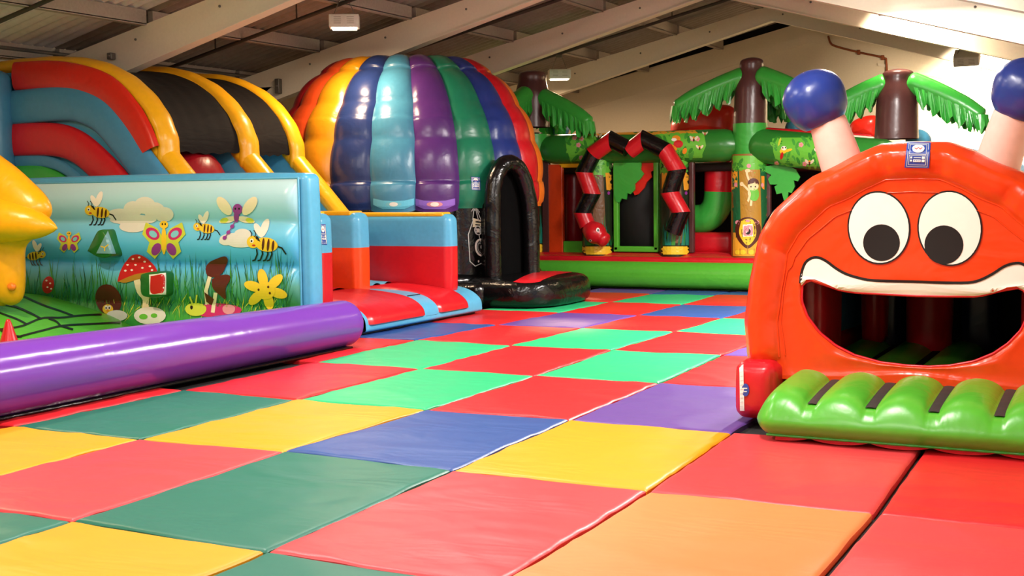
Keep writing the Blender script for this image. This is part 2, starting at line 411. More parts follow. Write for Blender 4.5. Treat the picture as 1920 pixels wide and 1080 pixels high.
# lamps
LB = paint('lamp_housing', (225, 218, 206), rough=.4)
GLOWW = glow('warm_lamp_glass', (1, .82, .6), 14)
GLOWC = glow('white_tube', (1, .95, .86), 8)
def boxlamp(c, label, tilt=0, hang=.35, rot=.55):
    x, y, z = c; t = thing('hanging_lamp', label, 'lamp', c, 'box lamps under the roof')
    R_ = Matrix.Rotation(rot, 3, 'Z') @ Matrix.Rotation(tilt, 3, 'X'); C_ = Vector(c)
    xf = lambda p: C_ + R_ @ Vector(p)
    h = MB(); h.rbox((-.21, -.15, -.09), (.21, .15, .09), .015, n=2, xf=xf); part('housing', h, LB, t, edge=30)
    g = MB(); g.box((-.17, -.115, -.105), (.17, .115, -.088)); g.v = [xf(p) for p in g.v]; part('glass', g, GLOWW, t, smooth=False)
    for s_ in (-1, 1):
        v = MB()
        for k in range(4): v.box((s_ * .09 - .05, -.153, -.04 + k * .028), (s_ * .09 + .05, -.148, -.033 + k * .028))
        v.v = [xf(p) for p in v.v]; part('vent', v, PURL, t, smooth=False, kind='stuff')
    w_ = MB()
    for s_ in (-1, 1): w_.tube([xf((s_ * .15, 0, .09)), (x + s_ * .05, y, z + hang)], .006, n=6)
    w_.rbox((x - .06, y - .03, z + hang - .03), (x + .06, y + .03, z + hang + .03), .01, n=2); part('hanger', w_, STEEL, t)
boxlamp(HANG[0], 'white box lamp glowing underneath, hanging above the slide and dome')
boxlamp(HANG[1], 'white box lamp hanging just right of the left palm top')
boxlamp(HANG[2], 'white box lamp hanging over the toddler inflatable, out of the picture', hang=.3)
boxlamp(HANG[3], 'white box lamp hanging furthest back on the left, behind the viewpoint', hang=.3)
boxlamp(FLOOD[0][:3], 'vented white floodlight facing the bright gable wall at upper right', tilt=.6, rot=0)
boxlamp(FLOOD[2][:3], 'added white floodlight, unseen behind the last roof beam at upper right', tilt=.6, rot=0)
boxlamp(FLOOD[1][:3], 'white floodlight at the top edge of the picture above the monster', tilt=.6, rot=0)
for k, (bx, by, bz, bk) in enumerate(FILL_BATTENS):  # housings for the added fill lights
    m = MB(); m.rbox((bx - .11, by - .8, bz), (bx + .11, by + .8, bz + .07), .01, n=2)
    t = thing('fill_batten', 'added fill light shaped as a white fluorescent batten, out of the picture', 'lamp', (bx, by, bz), 'added fill lights shaped as battens')
    part('tray', m, LB, t); m = MB()
    for s_ in (-1, 1):
        m.tube([(bx + s_ * .05, by - .74, bz - .015), (bx + s_ * .05, by + .74, bz - .015)], .013, n=8)
    part('tube', m, GLOWC, t); m = MB()
    for s_ in (-1, 1): m.tube([(bx, by + s_ * .6, bz + .07), (bx, by + s_ * .6, zu(bx) + .1)], .006, n=6)
    part('hanger', m, STEEL, t)

# ------------------------------------------------------------------ floor mats
OFFG = (6.15062, -4.58896)
MEAS = {(0,1):(262,821),(1,0):(135,973),(2,0):(500,1031),(1,1):(533,844),(2,1):(848,878),(0,2):(557,747),(1,2):(799,766),(2,2):(1068,785),(3,1):(1215,918),(3,2):(1373,809),(1,3):(1002,703),(2,3):(1236,716),(4,1):(1640,958.5),(0,3):(787,690),(0,4):(958,646),(-1,4):(780,636),(-1,5):(932,608),(1,4):(1147,655),(2,4):(1353,664),(0,5):(1091,614),(1,5):(1263,620.6),(-1,6):(1049,584.6),(0,6):(1196,589.4),(1,6):(1353,595.6),(-1,7):(1145,565),(0,7):(1279,569.6),(-1,8):(1220,550),(0,8):(1343,552)}
GR = {k: at(*v, Z=0) for k, v in MEAS.items()}
def g0(i, j): return Vector((i * 1.22 - OFFG[0], j * 1.83 - OFFG[1], 0))
RES = {k: v - g0(*k) for k, v in GR.items()}
def corner(i, j):
    if (i, j) in GR: return GR[(i, j)]
    r = Vector(); ws = 0
    for (a, b), d in RES.items():
        w_ = 1 / ((a - i) ** 2 + 1.5 * (b - j) ** 2) ** 2; r += d * w_; ws += w_
    return g0(i, j) + r / ws
MC = dict(r=('red', (214, 34, 38)), g=('dark green', (30, 112, 92)), e=('bright green', (44, 190, 122)), o=('orange yellow', (244, 160, 14)), b=('blue', (48, 82, 148)), p=('purple', (106, 72, 152)), f=('glare red', (222, 66, 70)), a=('pale orange', (248, 140, 80)))  # second red, for near mats, has glare painted into its colour
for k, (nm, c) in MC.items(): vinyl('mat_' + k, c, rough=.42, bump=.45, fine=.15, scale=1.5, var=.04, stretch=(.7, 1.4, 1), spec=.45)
MATL = [
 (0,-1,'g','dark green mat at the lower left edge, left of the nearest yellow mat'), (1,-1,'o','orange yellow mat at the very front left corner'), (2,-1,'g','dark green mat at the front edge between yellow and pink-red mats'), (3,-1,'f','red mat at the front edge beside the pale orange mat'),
 (-1,0,'o','orange yellow mat at the left edge below the purple tube'), (0,0,'f','red mat left of the big dark green mat near the front'), (1,0,'g','large dark green mat between two red mats near the front'), (2,0,'f','large glare-lightened red mat left of the pale orange mat'), (3,0,'a','pale orange mat at the front, the only one of its colour'), (4,0,'f','red mat at the lower right corner, right of the wide black gap'),
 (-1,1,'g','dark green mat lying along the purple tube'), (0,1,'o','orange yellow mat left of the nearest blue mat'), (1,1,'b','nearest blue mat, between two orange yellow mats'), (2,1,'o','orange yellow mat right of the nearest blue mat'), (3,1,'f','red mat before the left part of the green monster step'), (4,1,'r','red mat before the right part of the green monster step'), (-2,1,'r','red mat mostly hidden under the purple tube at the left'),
 (-1,2,'r','red mat beside the purple tube, before its nearer bright green mat'), (0,2,'e','nearest bright green mat, behind the yellow and blue ones'), (1,2,'r','red mat between the nearest bright green and the large purple mat'), (2,2,'p','large purple mat ending at the monster tunnel base'),
 (-2,3,'r','small visible red mat behind the end of the purple tube'), (-1,3,'e','bright green mat just right of the purple tube end'), (0,3,'r','red mat between two bright green mats right of the tube end'), (1,3,'e','bright green mat at centre, before the corner of a red mat by the monster'), (2,3,'r','red mat touching the left side of the monster tunnel, behind the purple one'),
 (-2,4,'b','blue mat in front of the slide exit'), (-1,4,'r','red mat right of the blue mat at the slide exit'), (0,4,'e','bright green wrinkled mat in the middle of the floor'), (1,4,'r','red mat right of the wrinkled bright green one'), (2,4,'p','small visible purple mat beside the monster tunnel'),
 (-2,5,'r','red mat at the far corner of the slide exit'), (-1,5,'p','purple mat in front of the black dome step'), (0,5,'r','red mat right of the purple mat before the dome step'), (1,5,'e','bright green mat left of the monster cheek'),
 (-3,5,'g','dark green mat under the far end of the slide bed'), (-2,6,'e','bright green mat half under the black dome step'), (-1,6,'r','red mat in front right of the black dome step'), (0,6,'b','blue mat at far right, near the green jungle front'), (1,6,'r','red mat sliver left of the monster, behind the bright green one'),
 (-2,7,'r','red mat touching the right end of the dome step'), (-1,7,'e','bright green mat furthest back, before the jungle front'), (0,7,'r','red mat furthest back at right, before the jungle front'),
 (-2,8,'p','purple mat strip along the jungle front, left part'), (-1,8,'b','blue mat strip along the jungle front, middle part'), (0,8,'b','blue mat strip along the jungle front, ending behind the monster')]
for (i, j, ck, lab) in MATL:
    c = [corner(i, j), corner(i + 1, j), corner(i + 1, j + 1), corner(i, j + 1)]
    if (i, j) == (2, 2): pass
    ctr = sum(c, Vector()) / 4
    gap = .008 + .006 * random.random()
    big = j <= 4; nu, nv = (30, 42) if big else (12, 16)
    sd = random.random() * 50
    gl, gr_ = gap, gap
    if (i, j) in ((4, 0), (4, 1)): gl = .028
    def pos(u, v, c=c, gl=gl, gap=gap):
        Wd = (c[1] - c[0]).length; H = (c[3] - c[0]).length
        uu = gl / Wd + u * (1 - (gl + gap) / Wd); vv_ = gap / H + v * (1 - 2 * gap / H)
        return c[0] * (1 - uu) * (1 - vv_) + c[1] * uu * (1 - vv_) + c[2] * uu * vv_ + c[3] * (1 - uu) * vv_
    def tz(u, v, p, sd=sd):
        e = min(u * 1.2, (1 - u) * 1.2, v * 1.8, (1 - v) * 1.8)
        n1 = noise.noise(Vector((p.x * 1.3 + sd, p.y * 1.0, sd))); n2 = noise.noise(Vector((p.x * 2.2 + p.y * 1.2, p.y * 5.0 - p.x * 2, sd + 3)))
        n3 = 1 - abs(noise.noise(Vector((p.x * 1.1 - p.y * .9 + sd, p.y * 1.7 + p.x * .8, sd + 9)))) * 2
        return .005 * n1 + .004 * n2 + .016 * max(0, n3 - .55) - .014 * exp(-e / .009) - .006
    m = MB()
    def fn(u, v):
        k = .035
        uu = u; vv_ = v
        p = pos(uu, vv_); return Vector((p.x, p.y, tz(uu, vv_, p)))
    us = [0, .006, .016, .03] + [.03 + .94 * k / (nu - 6) for k in range(1, nu - 6)] + [.97, .984, .994, 1]
    vs_ = [0, .004, .011, .02] + [.02 + .96 * k / (nv - 6) for k in range(1, nv - 6)] + [.98, .989, .996, 1]
    V = len(vs_); vv = [fn(u, v) for u in us for v in vs_]
    m.add(vv, [(a * V + b, (a + 1) * V + b, (a + 1) * V + b + 1, a * V + b + 1) for a in range(len(us) - 1) for b in range(V - 1)])
    rim = [(0, b) for b in range(V)] + [(a, V - 1) for a in range(1, len(us))] + [(len(us) - 1, b) for b in range(V - 2, -1, -1)] + [(a, 0) for a in range(len(us) - 2, 0, -1)]
    rv = [vv[a * V + b] for a, b in rim]; n = len(rv)
    m.add(rv + [Vector((p.x, p.y, -.0495)) for p in rv], [(k, (k + 1) % n, (k + 1) % n + n, k + n) for k in range(n)])
    solo('floor_mat', m, MATS['mat_' + ck], (ctr.x, ctr.y, -.05), lab, 'floor mat', 'padded floor mats in a checker layout', edge=50)
# ------------------------------------------------------------------ monster tunnel
MX, YFACE = -1.455, 8.74
MON = thing('monster_tunnel', 'orange inflatable tunnel with a googly eyed monster face and green ribbed step', 'inflatable', (MX, 9.6, 0))
half = [(-1.13, .29), (-1.165, .70), (-1.13, .98), (-1.06, 1.32), (-.95, 1.50), (-.70, 1.725), (-.53, 1.80), (-.40, 1.87), (-.22, 1.945), (0, 1.955)]
OUT = half + [(-x, z) for x, z in half[::-1][1:]]
C0 = (0.02, .70)
def hitpoly(poly, c, h):
    dx, dz = cos(h), sin(h); best = 0
    for k in range(len(poly)):
        (ax, az), (bx, bz) = poly[k], poly[(k + 1) % len(poly)]
        ex, ez = bx - ax, bz - az; den = dx * ez - dz * ex
        if abs(den) < 1e-9: continue
        t = ((ax - c[0]) * ez - (az - c[1]) * ex) / den; s_ = ((ax - c[0]) * dz - (az - c[1]) * dx) / den
        if t > 0 and -1e-6 <= s_ <= 1 + 1e-6: best = max(best, t)
    return best
mouth_px = [(1502,536),(1512,526),(1528,526),(1550,535),(1575,545),(1605,549),(1660,552),(1713,555),(1770,556),(1832,556),(1862,550),(1888,541),(1906,539),(1920,545),(1929,562),(1928,590),(1914,620),(1890,645),(1862,664),(1825,679),(1780,687),(1740,689),(1700,687),(1650,681),(1600,667),(1565,649),(1535,625),(1512,595),(1501,565)]
MOUTH = [(p.x - MX, p.z) for p in (at(x, y, Y=YFACE) for x, y in mouth_px)]
NA = 168
def ring_data(h):
    ro = hitpoly(OUT, C0, h); rm = hitpoly(MOUTH, C0, h)
    oz = C0[1] + ro * sin(h); k = min(1, max(0, (oz - .3) / .16))
    return ro, rm, k
def crease(h, ro):
    x, z = C0[0] + ro * cos(h), C0[1] + ro * sin(h)
    d = min(hypot(x - a, z - b) for a, b in (half[3], half[5], half[8], (-half[3][0], half[3][1]), (-half[5][0], half[5][1]), (-half[8][0], half[8][1])))
    return 1 - .34 * exp(-(d / .03) ** 2)
fm = MB()
BAND = .25
def face_pt(u, v):
    h = 2 * pi * u; ro, rm, k = ring_data(h)
    rs = ro - BAND * (1.0 if k > .5 else .35 + 1.3 * k)
    rs = max(rs, rm + .02)
    if v < .45:
        t = v / .45; r = rm + (rs - rm) * t; y = YFACE + .012 * sin(pi * t)
        y += .035 * max(0, 1 - t * 6) ** 2
    elif v < .85:
        t = (v - .45) / .40; r = rs + (ro - rs) * (1 - cos(pi * t * .5)) if False else rs + (ro - rs) * t
        y = YFACE - .085 * k * crease(h, ro) * sin(pi * min(1, t * .84)) ** .7 + (.08 * max(0, t - .75) / .25)
    else:
        t = (v - .85) / .15; r = ro * (1 + .004 * sin(pi * t)); y = YFACE + .04 + .36 * t if k > .1 else YFACE + .08 + .2 * t
        if t == 0: y = YFACE + .08
    return Vector((MX + C0[0] + r * cos(h), y, C0[1] + r * sin(h)))
fm.grid(face_pt, NA, 44, cu=True)
face = part('face_panel', fm, ORA, MON, label='glossy orange face panel with padded rim and wide open mouth')
# stitched seam between rim and panel, and mouth edge binding
for nm, vv_, rr, mat_ in (('seam', .45, .007, ORA), ('seam', .40, .005, ORA), ('mouth_binding', 0.0, .011, RED)):
    pts = [face_pt(k / NA, vv_) + Vector((0, -.004, 0)) for k in range(NA)]
    if nm == 'seam': pts = [p for p in pts if p.z > .42]; m = MB(); i0 = max(range(len(pts)), key=lambda i: (pts[i] - pts[i - 1]).length); pts = pts[i0:] + pts[:i0]; m.tube(pts, rr, n=6)
    else: m = MB(); m.tube(pts, rr, n=6, closed=True)
    part(nm, m, mat_, MON)
fb = fm
# printed eyes and lip, lying on the panel
def eye(cx, cy, a, b, rot, px_, py_, pr, lab):
    decal('eye_print', face, [(ell(cx, cy, a + 3, b + 3, rot, 40), 'black'), (ell(cx, cy, a, b, rot, 40), 'white'), (ell(px_, py_, pr + 1.5, pr + 1.5, 0, 32), 'black')], fb, eps=14, off=.006, label=lab)
eye(1648, 427, 56, 66, -.10, 1653, 455, 33, 'printed white eye with large black pupil, left one')
eye(1781, 428, 58, 68, -.08, 1770, 459, 35, 'printed white eye with large black pupil, right one')
lip_top = [(1501,530),(1503,512),(1510,493),(1522,484),(1535,483),(1550,490),(1566,502),(1585,513),(1610,521),(1640,526),(1713,528),(1770,530),(1815,530),(1838,525),(1862,513),(1882,500),(1900,494),(1915,494),(1928,503),(1935,520),(1937,540)]
lip_bot = [(1929,556),(1920,543),(1906,537),(1888,539),(1862,548),(1832,554),(1770,554),(1713,553),(1660,550),(1605,547),(1575,543),(1550,533),(1528,524),(1512,524),(1502,535)]
lt = smooth2(lip_top, 60, closed=False)
lipp = lt + lip_bot
outl = [(x + (0 if 0 < i < len(lt) - 1 else 0), y) for i, (x, y) in enumerate(lt)]
decal('lip_print', face, [(lipp, 'ink_lip')] if False else [(lipp, 'white')] + [(q, 'black') for q in stroke(outl, 5)], fb, eps=10, off=.006, label='long printed white upper lip with black outline')
# blue maker plaque on the rim
def plaque(parent, mb, quad, eps=6, name='maker_plaque'):
    def q(u, v):
        a, b, c, d = quad
        return (a[0]*(1-u)*(1-v)+b[0]*u*(1-v)+c[0]*u*v+d[0]*(1-u)*v, a[1]*(1-u)*(1-v)+b[1]*u*(1-v)+c[1]*u*v+d[1]*(1-u)*v)
    R = lambda u0, v0, u1, v1: [q(u0, v0), q(u1, v0), q(u1, v1), q(u0, v1)]
    sh = [(R(0, 0, 1, 1), 'ink_plaque')]
    for (u0, v0, u1, v1) in ((.08, .05, .92, .95), (.15, .1, .85, .46), (.15, .51, .85, .88)):
        for e in stroke([q(u0, v0), q(u1, v0), q(u1, v1), q(u0, v1)], max(.7, (quad[1][0] - quad[0][0]) * .022), closed=True): sh.append((e, 'ink_grey'))
    sh.append(([q(.5 + .26 * cos(2 * pi * k / 20), .25 + .15 * sin(2 * pi * k / 20)) for k in range(20)], 'white'))
    sh += [(e, 'ink_red') for e in stroke([q(.34, .24), q(.42, .28), q(.5, .22), q(.58, .28), q(.66, .22)], max(.6, (quad[1][0] - quad[0][0]) * .03))]
    sh += [(R(.2, .56, .28, .63), 'white'), (R(.2, .68, .28, .75), 'white'), (R(.34, .58, .64, .61), 'ink_grey'), (R(.68, .55, .8, .64), 'white'), (R(.33, .67, .64, .76), 'white'), (R(.68, .67, .8, .76), 'white')]
    sh += [(R(.36, .70, .42, .73), 'ink_plaque'), (R(.45, .70, .51, .73), 'ink_plaque'), (R(.54, .70, .6, .73), 'ink_plaque')]
    return decal(name, parent, sh, mb, eps=eps, off=.006, label='blue maker plaque with white oval and small white panels')
ink('ink_plaque', (46, 74, 160))
plaque(face, fm, [(1701, 267), (1745, 268), (1742, 315), (1696, 314)])
# body of the tunnel: padded hoop walls behind the face
m = MB()
BO = [(x - .17 * max(0, 1 - abs(z - 1.42) / .35), z + .03 * max(0, 1 - abs(z - 1.55) / .3)) if x < -.3 else (x, z) for x, z in OUT if z > .3]
BO = [(-1.15, .02)] + BO + [(1.15, .02)]
BOs = [(p.x, p.y) for p in spline([(x, z, 0) for x, z in BO], 60)]
def body(u, v):
    k = min(60, int(round(u * 60))); x, z = BOs[k]; cx, cz = 0, .7
    prof = [(.96, 9.10), (.985, 9.3), (.99, 9.9), (.97, 10.35), (.99, 10.8), (.985, 11.6), (.96, 11.8), (.80, 11.8), (.78, 11.5), (.80, 9.5), (.84, 9.15)]
    s_, y = prof[min(10, int(round(v * 10)))]
    return Vector((MX + cx + (x - cx) * s_, y, max(.02, cz + (z - cz) * s_)))
m.grid(body, 60, 10); part('tunnel_wall', m, BLUE, MON)
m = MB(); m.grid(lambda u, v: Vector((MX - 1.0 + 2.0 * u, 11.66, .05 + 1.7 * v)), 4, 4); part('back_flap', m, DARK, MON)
# interior: ribbed floor, posts and side walls
ribx = [-1.95, -1.58, -1.195, -.81]; pit = .38
def ribz(x): return max(0, (abs(sin(pi * (x - ribx[1]) / pit)) - .3) / .7) ** .55
m = MB(); m.grid(lambda u, v: Vector((MX - 1.0 + 2.0 * u, 8.86 + 2.8 * v, .28 + .075 * ribz(MX - 1.0 + 2.0 * u))), 80, 6); part('inner_floor', m, GRN, MON)
m = MB()
for x in ribx:
    m.rbox((x - .03, 8.9, .27), (x + .03, 11.6, .296), .006, n=3)
part('floor_strap', m, MESHB, MON)
m = MB(); p = at(1735, 664, Z=.27); m.lathe((p.x, p.y + .2, 0), [(.02, .2), (.14, .2), (.175, .25), (.185, .36), (.19, .8), (.19, 1.6)], n=28); part('pillar', m, RED, MON, label='red inflated pillar standing inside the mouth')
for px_ in (1662, 1838):
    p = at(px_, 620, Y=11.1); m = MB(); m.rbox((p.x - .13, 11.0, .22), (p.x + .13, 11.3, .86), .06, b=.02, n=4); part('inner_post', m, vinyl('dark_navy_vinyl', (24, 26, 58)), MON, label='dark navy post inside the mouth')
    m = MB()
    for s_ in (-1, 1): m.ball((p.x + s_ * .075, 10.98, .94), .08, .05, .12, n=12)
    part('post_cap', m, CREAM, MON, label='pale rounded cap on the navy post')
for s_ in (-1, 1):
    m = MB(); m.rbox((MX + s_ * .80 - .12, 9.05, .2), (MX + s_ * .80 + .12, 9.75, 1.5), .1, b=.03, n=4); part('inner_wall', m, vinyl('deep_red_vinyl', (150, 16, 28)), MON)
    m = MB(); m.rbox((MX + s_ * .66 - .09, 10.8, .3), (MX + s_ * .66 + .09, 11.1, 1.4), .08, b=.02, n=4); part('inner_wall', m, RED, MON)
# antennae
for s_ in (-1, 1):
    b0 = at(1583, 322, Y=8.98); b1 = at(1553, 232, Y=8.93); bc = at(1529, 190, Y=8.91)
    f_ = lambda p: Vector((p.x if s_ < 0 else 2 * MX - p.x, p.y, p.z))
    b0, b1, bc = f_(b0), f_(b1), f_(bc)
    m = MB(); m.tube([b0 - (b1 - b0) * .3, b0, b0.lerp(b1, .5), b1, b1.lerp(bc, .7)], [.15, .15, .142, .13, .12], n=24, cap=False)
    st = part('antenna_stalk', m, PINK, MON, label='pale pink antenna stalk')
    ax_ = (bc - b0).normalized(); M_ = ax_.to_track_quat('Z', 'Y').to_matrix()
    m = MB(); R_ = .222
    prof = [(.121, -.175), (.15, -.165), (.195, -.105), (.216, -.03), (.222, .04), (.208, .1), (.165, .16), (.105, .2), (.05, .217), (.002, .222)]
    pr = spline([(a, b, 0) for a, b in prof], 26)
    m.grid(lambda u, v: bc + M_ @ Vector((max(.001, pr[int(round(v * 26))].x) * cos(2 * pi * u), max(.001, pr[int(round(v * 26))].x) * sin(2 * pi * u), pr[int(round(v * 26))].y)) * (1 - .018 * abs(cos(4 * pi * u)) ** 14), 48, 26, cu=True)
    part('antenna_ball', m, NAVY, MON, label='shiny navy blue antenna ball')
# green ribbed step
SX0, SX1 = -2.335, -.43
prof = [(8.95, .30, 1), (8.7, .30, 1), (8.4, .285, 1), (8.15, .262, .95), (8.03, .235, .6), (7.965, .18, .15), (7.945, .12, .0), (7.98, .06, 0), (8.05, .032, 0), (8.3, .028, 0), (8.9, .028, 0)]
pr = spline([(a, b, c) for a, b, c in prof], 40)
def step(u, v):
    q = pr[int(round(v * 40))]; x = SX0 + (SX1 - SX0) * u
    e = min(u, 1 - u) * (SX1 - SX0); rnd = 1 - max(0, 1 - e / .16) ** 2
    rnd = max(.02, rnd) ** .5
    hump = .075 * q.z * ribz(x)
    y, z = q.x, q.y + hump
    yc, zc = 8.7, .13
    return Vector((x, yc + (y - yc) * (.72 + .28 * rnd) if y < yc else y, zc + (z - zc) * rnd))
m = MB(); m.grid(step, 150, 40); stp = part('step', m, GRN, MON, label='glossy green inflated step with rounded ribs')
SM = m
for x in ribx:
    m = MB(); m.grid(lambda u, v: Vector((x - .033 + .066 * u, 8.05 + .80 * v, .252 + .064 * (1 - (1 - v) ** 1.6) + .004 * sin(pi * u))), 3, 14)
    m.grid(lambda u, v: Vector((x - .033 + .066 * u, 8.05 + .80 * v, .242 + .06 * (1 - (1 - v) ** 1.6))), 1, 10)
    part('strap', m, vinyl('dark_strap', (52, 46, 44), rough=.7), stp, label='dark webbing strap in the valley between two ribs')
m = MB(); m.tube([Vector((SX0 + .1 + (SX1 - SX0 - .2) * k / 60, 8.0 + .004 * sin(k * 1.7), .04)) for k in range(61)], .009, n=6); part('hem', m, LEAF, stp)
m = MB(); m.grid(lambda u, v: Vector((SX0 + .15 + (SX1 - SX0 - .3) * u, 8.02 + .55 * v, .004 + .03 * (1 - abs(sin(pi * (SX0 + .15 + (SX1 - SX0 - .3) * u - ribx[1]) / pit)) ** .6) + .0)), 90, 3)
m.grid(lambda u, v: Vector((SX0 + .15 + (SX1 - SX0 - .3) * u, 8.02, (.004 + .03 * (1 - abs(sin(pi * (SX0 + .15 + (SX1 - SX0 - .3) * u - ribx[1]) / pit)) ** .6)) * (1 - v) + .045 * v)), 90, 2)
part('underside', m, RED, MON, label='scalloped red underside below the green step')
# red base tubes at the sides
for s_ in (-1, 1):
    lo, hi = (-2.63, 8.56, .03), (-2.34, 11.6, .43)
    if s_ > 0: lo, hi = (2 * MX + 2.34, lo[1], lo[2]), (2 * MX + 2.63, hi[1], hi[2])
    m = MB(); m.rbox(lo, hi, .07, b=.03, n=8); rb = part('base_tube', m, RED, MON)
    if s_ < 0:
        decal('care_label', rb, [([(1387, 690), (1394, 683), (1396, 770), (1388, 770)], 'white')] + [(q, 'ink_grey') for k in range(9) for q in stroke([(1389, 698 + 8 * k), (1393.5, 697 + 8 * k)], 1.6)], m, eps=6, off=.006, label='white care label with small lines')
        decal('badge', rb, [(ell(1398, 731, 7, 12), 'ink_plaque')] + [(q, 'white') for q in stroke([(1395, 728), (1401, 728)], 2) + stroke([(1395.5, 734), (1400.5, 734)], 1.6)], m, eps=5, off=.006, label='round blue badge on the red base')

# ------------------------------------------------------------------ toddler inflatable
TOD = thing('toddler_inflatable', 'toddler inflatable with purple tube, painted bee wall and yellow creature', 'inflatable', (-10.0, 9.5, 0))
def seamr(t, base=.292):
    base = .31 - .06 * t
    y = 2.2 + 9.0 * t
    return base * (1 - .012 * sum(exp(-((y - s_) / .02) ** 2) for s_ in (4.5, 5.9, 7.25, 8.15, 9.1)))
m = MB(); m.tube([(-7.72 - .09 * k / 120, 2.2 + 9.0 * k / 120, .312 - .06 * k / 120) for k in range(121)], seamr, n=36)
part('front_tube', m, PUR, TOD, label='long shiny purple inflated tube along the near side')
m = MB(); m.box((-8.05, 2.3, -.0), (-7.62, 11.1, .02)); part('underlay', m, BLK, TOD)
PY = 10.97; PX0, PX1, PZ1 = -13.0, -8.185, 1.83
SEAMZ = [0, .42, .88, 1.36, 1.83]
def panel_y(x, z):
    b = 0
    for a, c in zip(SEAMZ[:-1], SEAMZ[1:]):
        if a <= z <= c: b = sin(pi * (z - a) / (c - a))
    ex = min(1, max(0, (PX1 - x) / .10))
    return PY - .085 * abs(b) ** .95 * ex ** .5
m = MB(); m.grid(lambda u, v: Vector((PX0 + (PX1 - PX0) * (1 - (1 - u) ** 1.3), panel_y(PX0 + (PX1 - PX0) * (1 - (1 - u) ** 1.3), PZ1 * v), PZ1 * v)), 70, 72)
sky = vinyl('sky_panel_print', (110, 186, 205), rough=.27, bump=.12, fine=.15)
nt = sky.node_tree; tc = nt.nodes.new('ShaderNodeTexCoord'); sp = nt.nodes.new('ShaderNodeSeparateXYZ'); rp = nt.nodes.new('ShaderNodeValToRGB'); mr = nt.nodes.new('ShaderNodeMapRange')
nt.links.new(tc.outputs['Object'], sp.inputs[0]); nt.links.new(sp.outputs[2], mr.inputs[0]); mr.inputs[1].default_value = 0; mr.inputs[2].default_value = 1.83
nt.links.new(mr.outputs[0], rp.inputs[0]); rp.color_ramp.interpolation = 'LINEAR'
cr = rp.color_ramp; cr.elements[0].position = 0; cr.elements[0].color = (*lin((46, 150, 66)), 1); cr.elements[1].position = 1; cr.elements[1].color = (*lin((196, 228, 232)), 1)
for pz, c in ((.16, (70, 165, 70)), (.25, (58, 140, 84)), (.36, (92, 168, 150)), (.45, (96, 196, 238)), (.485, (66, 168, 226)), (.60, (92, 194, 242)), (.73, (130, 214, 246)), (.745, (140, 210, 236)), (.86, (170, 222, 238))):
    e = cr.elements.new(pz); e.color = (*lin(c), 1)
nt.links.new(rp.outputs[0], nt.nodes['Principled BSDF'].inputs['Base Color'])
PM = m; pan = part('picture_wall', m, sky, TOD, label='quilted wall panel printed with sky, clouds and meadow')
m = MB(); m.rbox((PX0, PY + .045, .0), (-8.13, PY + .34, PZ1 + .05), .07, b=.03, n=10)
part('wall_core', m, BLUE, TOD, label='sky blue rear and end of the picture wall')
m = MB()
m.tube([(-8.185, PY - .005, .05), (-8.185, PY - .005, PZ1)], .012, n=8); m.tube([(-8.185, PY - .005, PZ1), (PX0, PY - .005, PZ1)], .012, n=8); part('piping', m, BLUE, TOD)
PN = [0]
def P_(name, shapes, label, eps=5):
    PN[0] += 1; decal(name, pan, shapes, PM, eps=min(eps, 5), off=.004 + .0007 * PN[0], label=label)
def cloud(pts, key='ink_grey'): return [(ell(x, y, a, b), key) for x, y, a, b in pts]
ink('cloud_ink', (228, 226, 216)); ink('mist_ink', (126, 182, 158))
P_('cloud_print', cloud([(225, 402, 24, 11), (250, 392, 18, 15), (272, 385, 20, 16), (290, 395, 20, 16), (308, 402, 18, 14), (250, 412, 44, 10), (250, 425, 26, 11)], 'cloud_ink'), 'printed pale cloud above the large butterfly')
P_('cloud_print', cloud([(440, 448, 28, 11), (455, 440, 16, 11), (425, 452, 14, 8), (452, 455, 26, 9)], 'cloud_ink'), 'printed pale cloud behind the right bee')
if 0: P_('cloud_print', cloud([(110, 532, 34, 9), (160, 528, 40, 9), (215, 532, 40, 10), (300, 540, 60, 10), (380, 545, 60, 10), (455, 545, 50, 9)], 'mist_ink'), 'printed pale misty hills behind the grass')
gs = []
rg = random.Random(3)
for k in range(420):
    x = rg.uniform(45, 545); y = rg.uniform(548, 600) + (10 if x < 300 else 0); h = rg.uniform(30, 92) * (1 if y < 575 else .6); lean = rg.uniform(-14, 16)
    gs.append(([(x - 1.6, y), (x + lean * .4 + .6, y - h * .55), (x + lean, y - h), (x + lean * .4 - 1.2, y - h * .5)][::1], rg.choice(['ink_dkgreen', 'ink_midgreen', 'ink_teal', 'ink_green', 'ink_midgreen'])))
for k in range(120):
    x = rg.uniform(200, 545); y = rg.uniform(575, 605); h = rg.uniform(12, 30); lean = rg.uniform(-16, 16)
    gs.append(([(x - 1.4, y), (x + lean * .5 + .6, y - h * .55), (x + lean, y - h), (x + lean * .4 - 1.0, y - h * .5)], rg.choice(['ink_lime', 'ink_leaf', 'ink_lime'])))
decal('grass_print', pan, gs, PM, eps=16, off=.0035, step=.0004, label='printed meadow grass blades', kind='stuff')
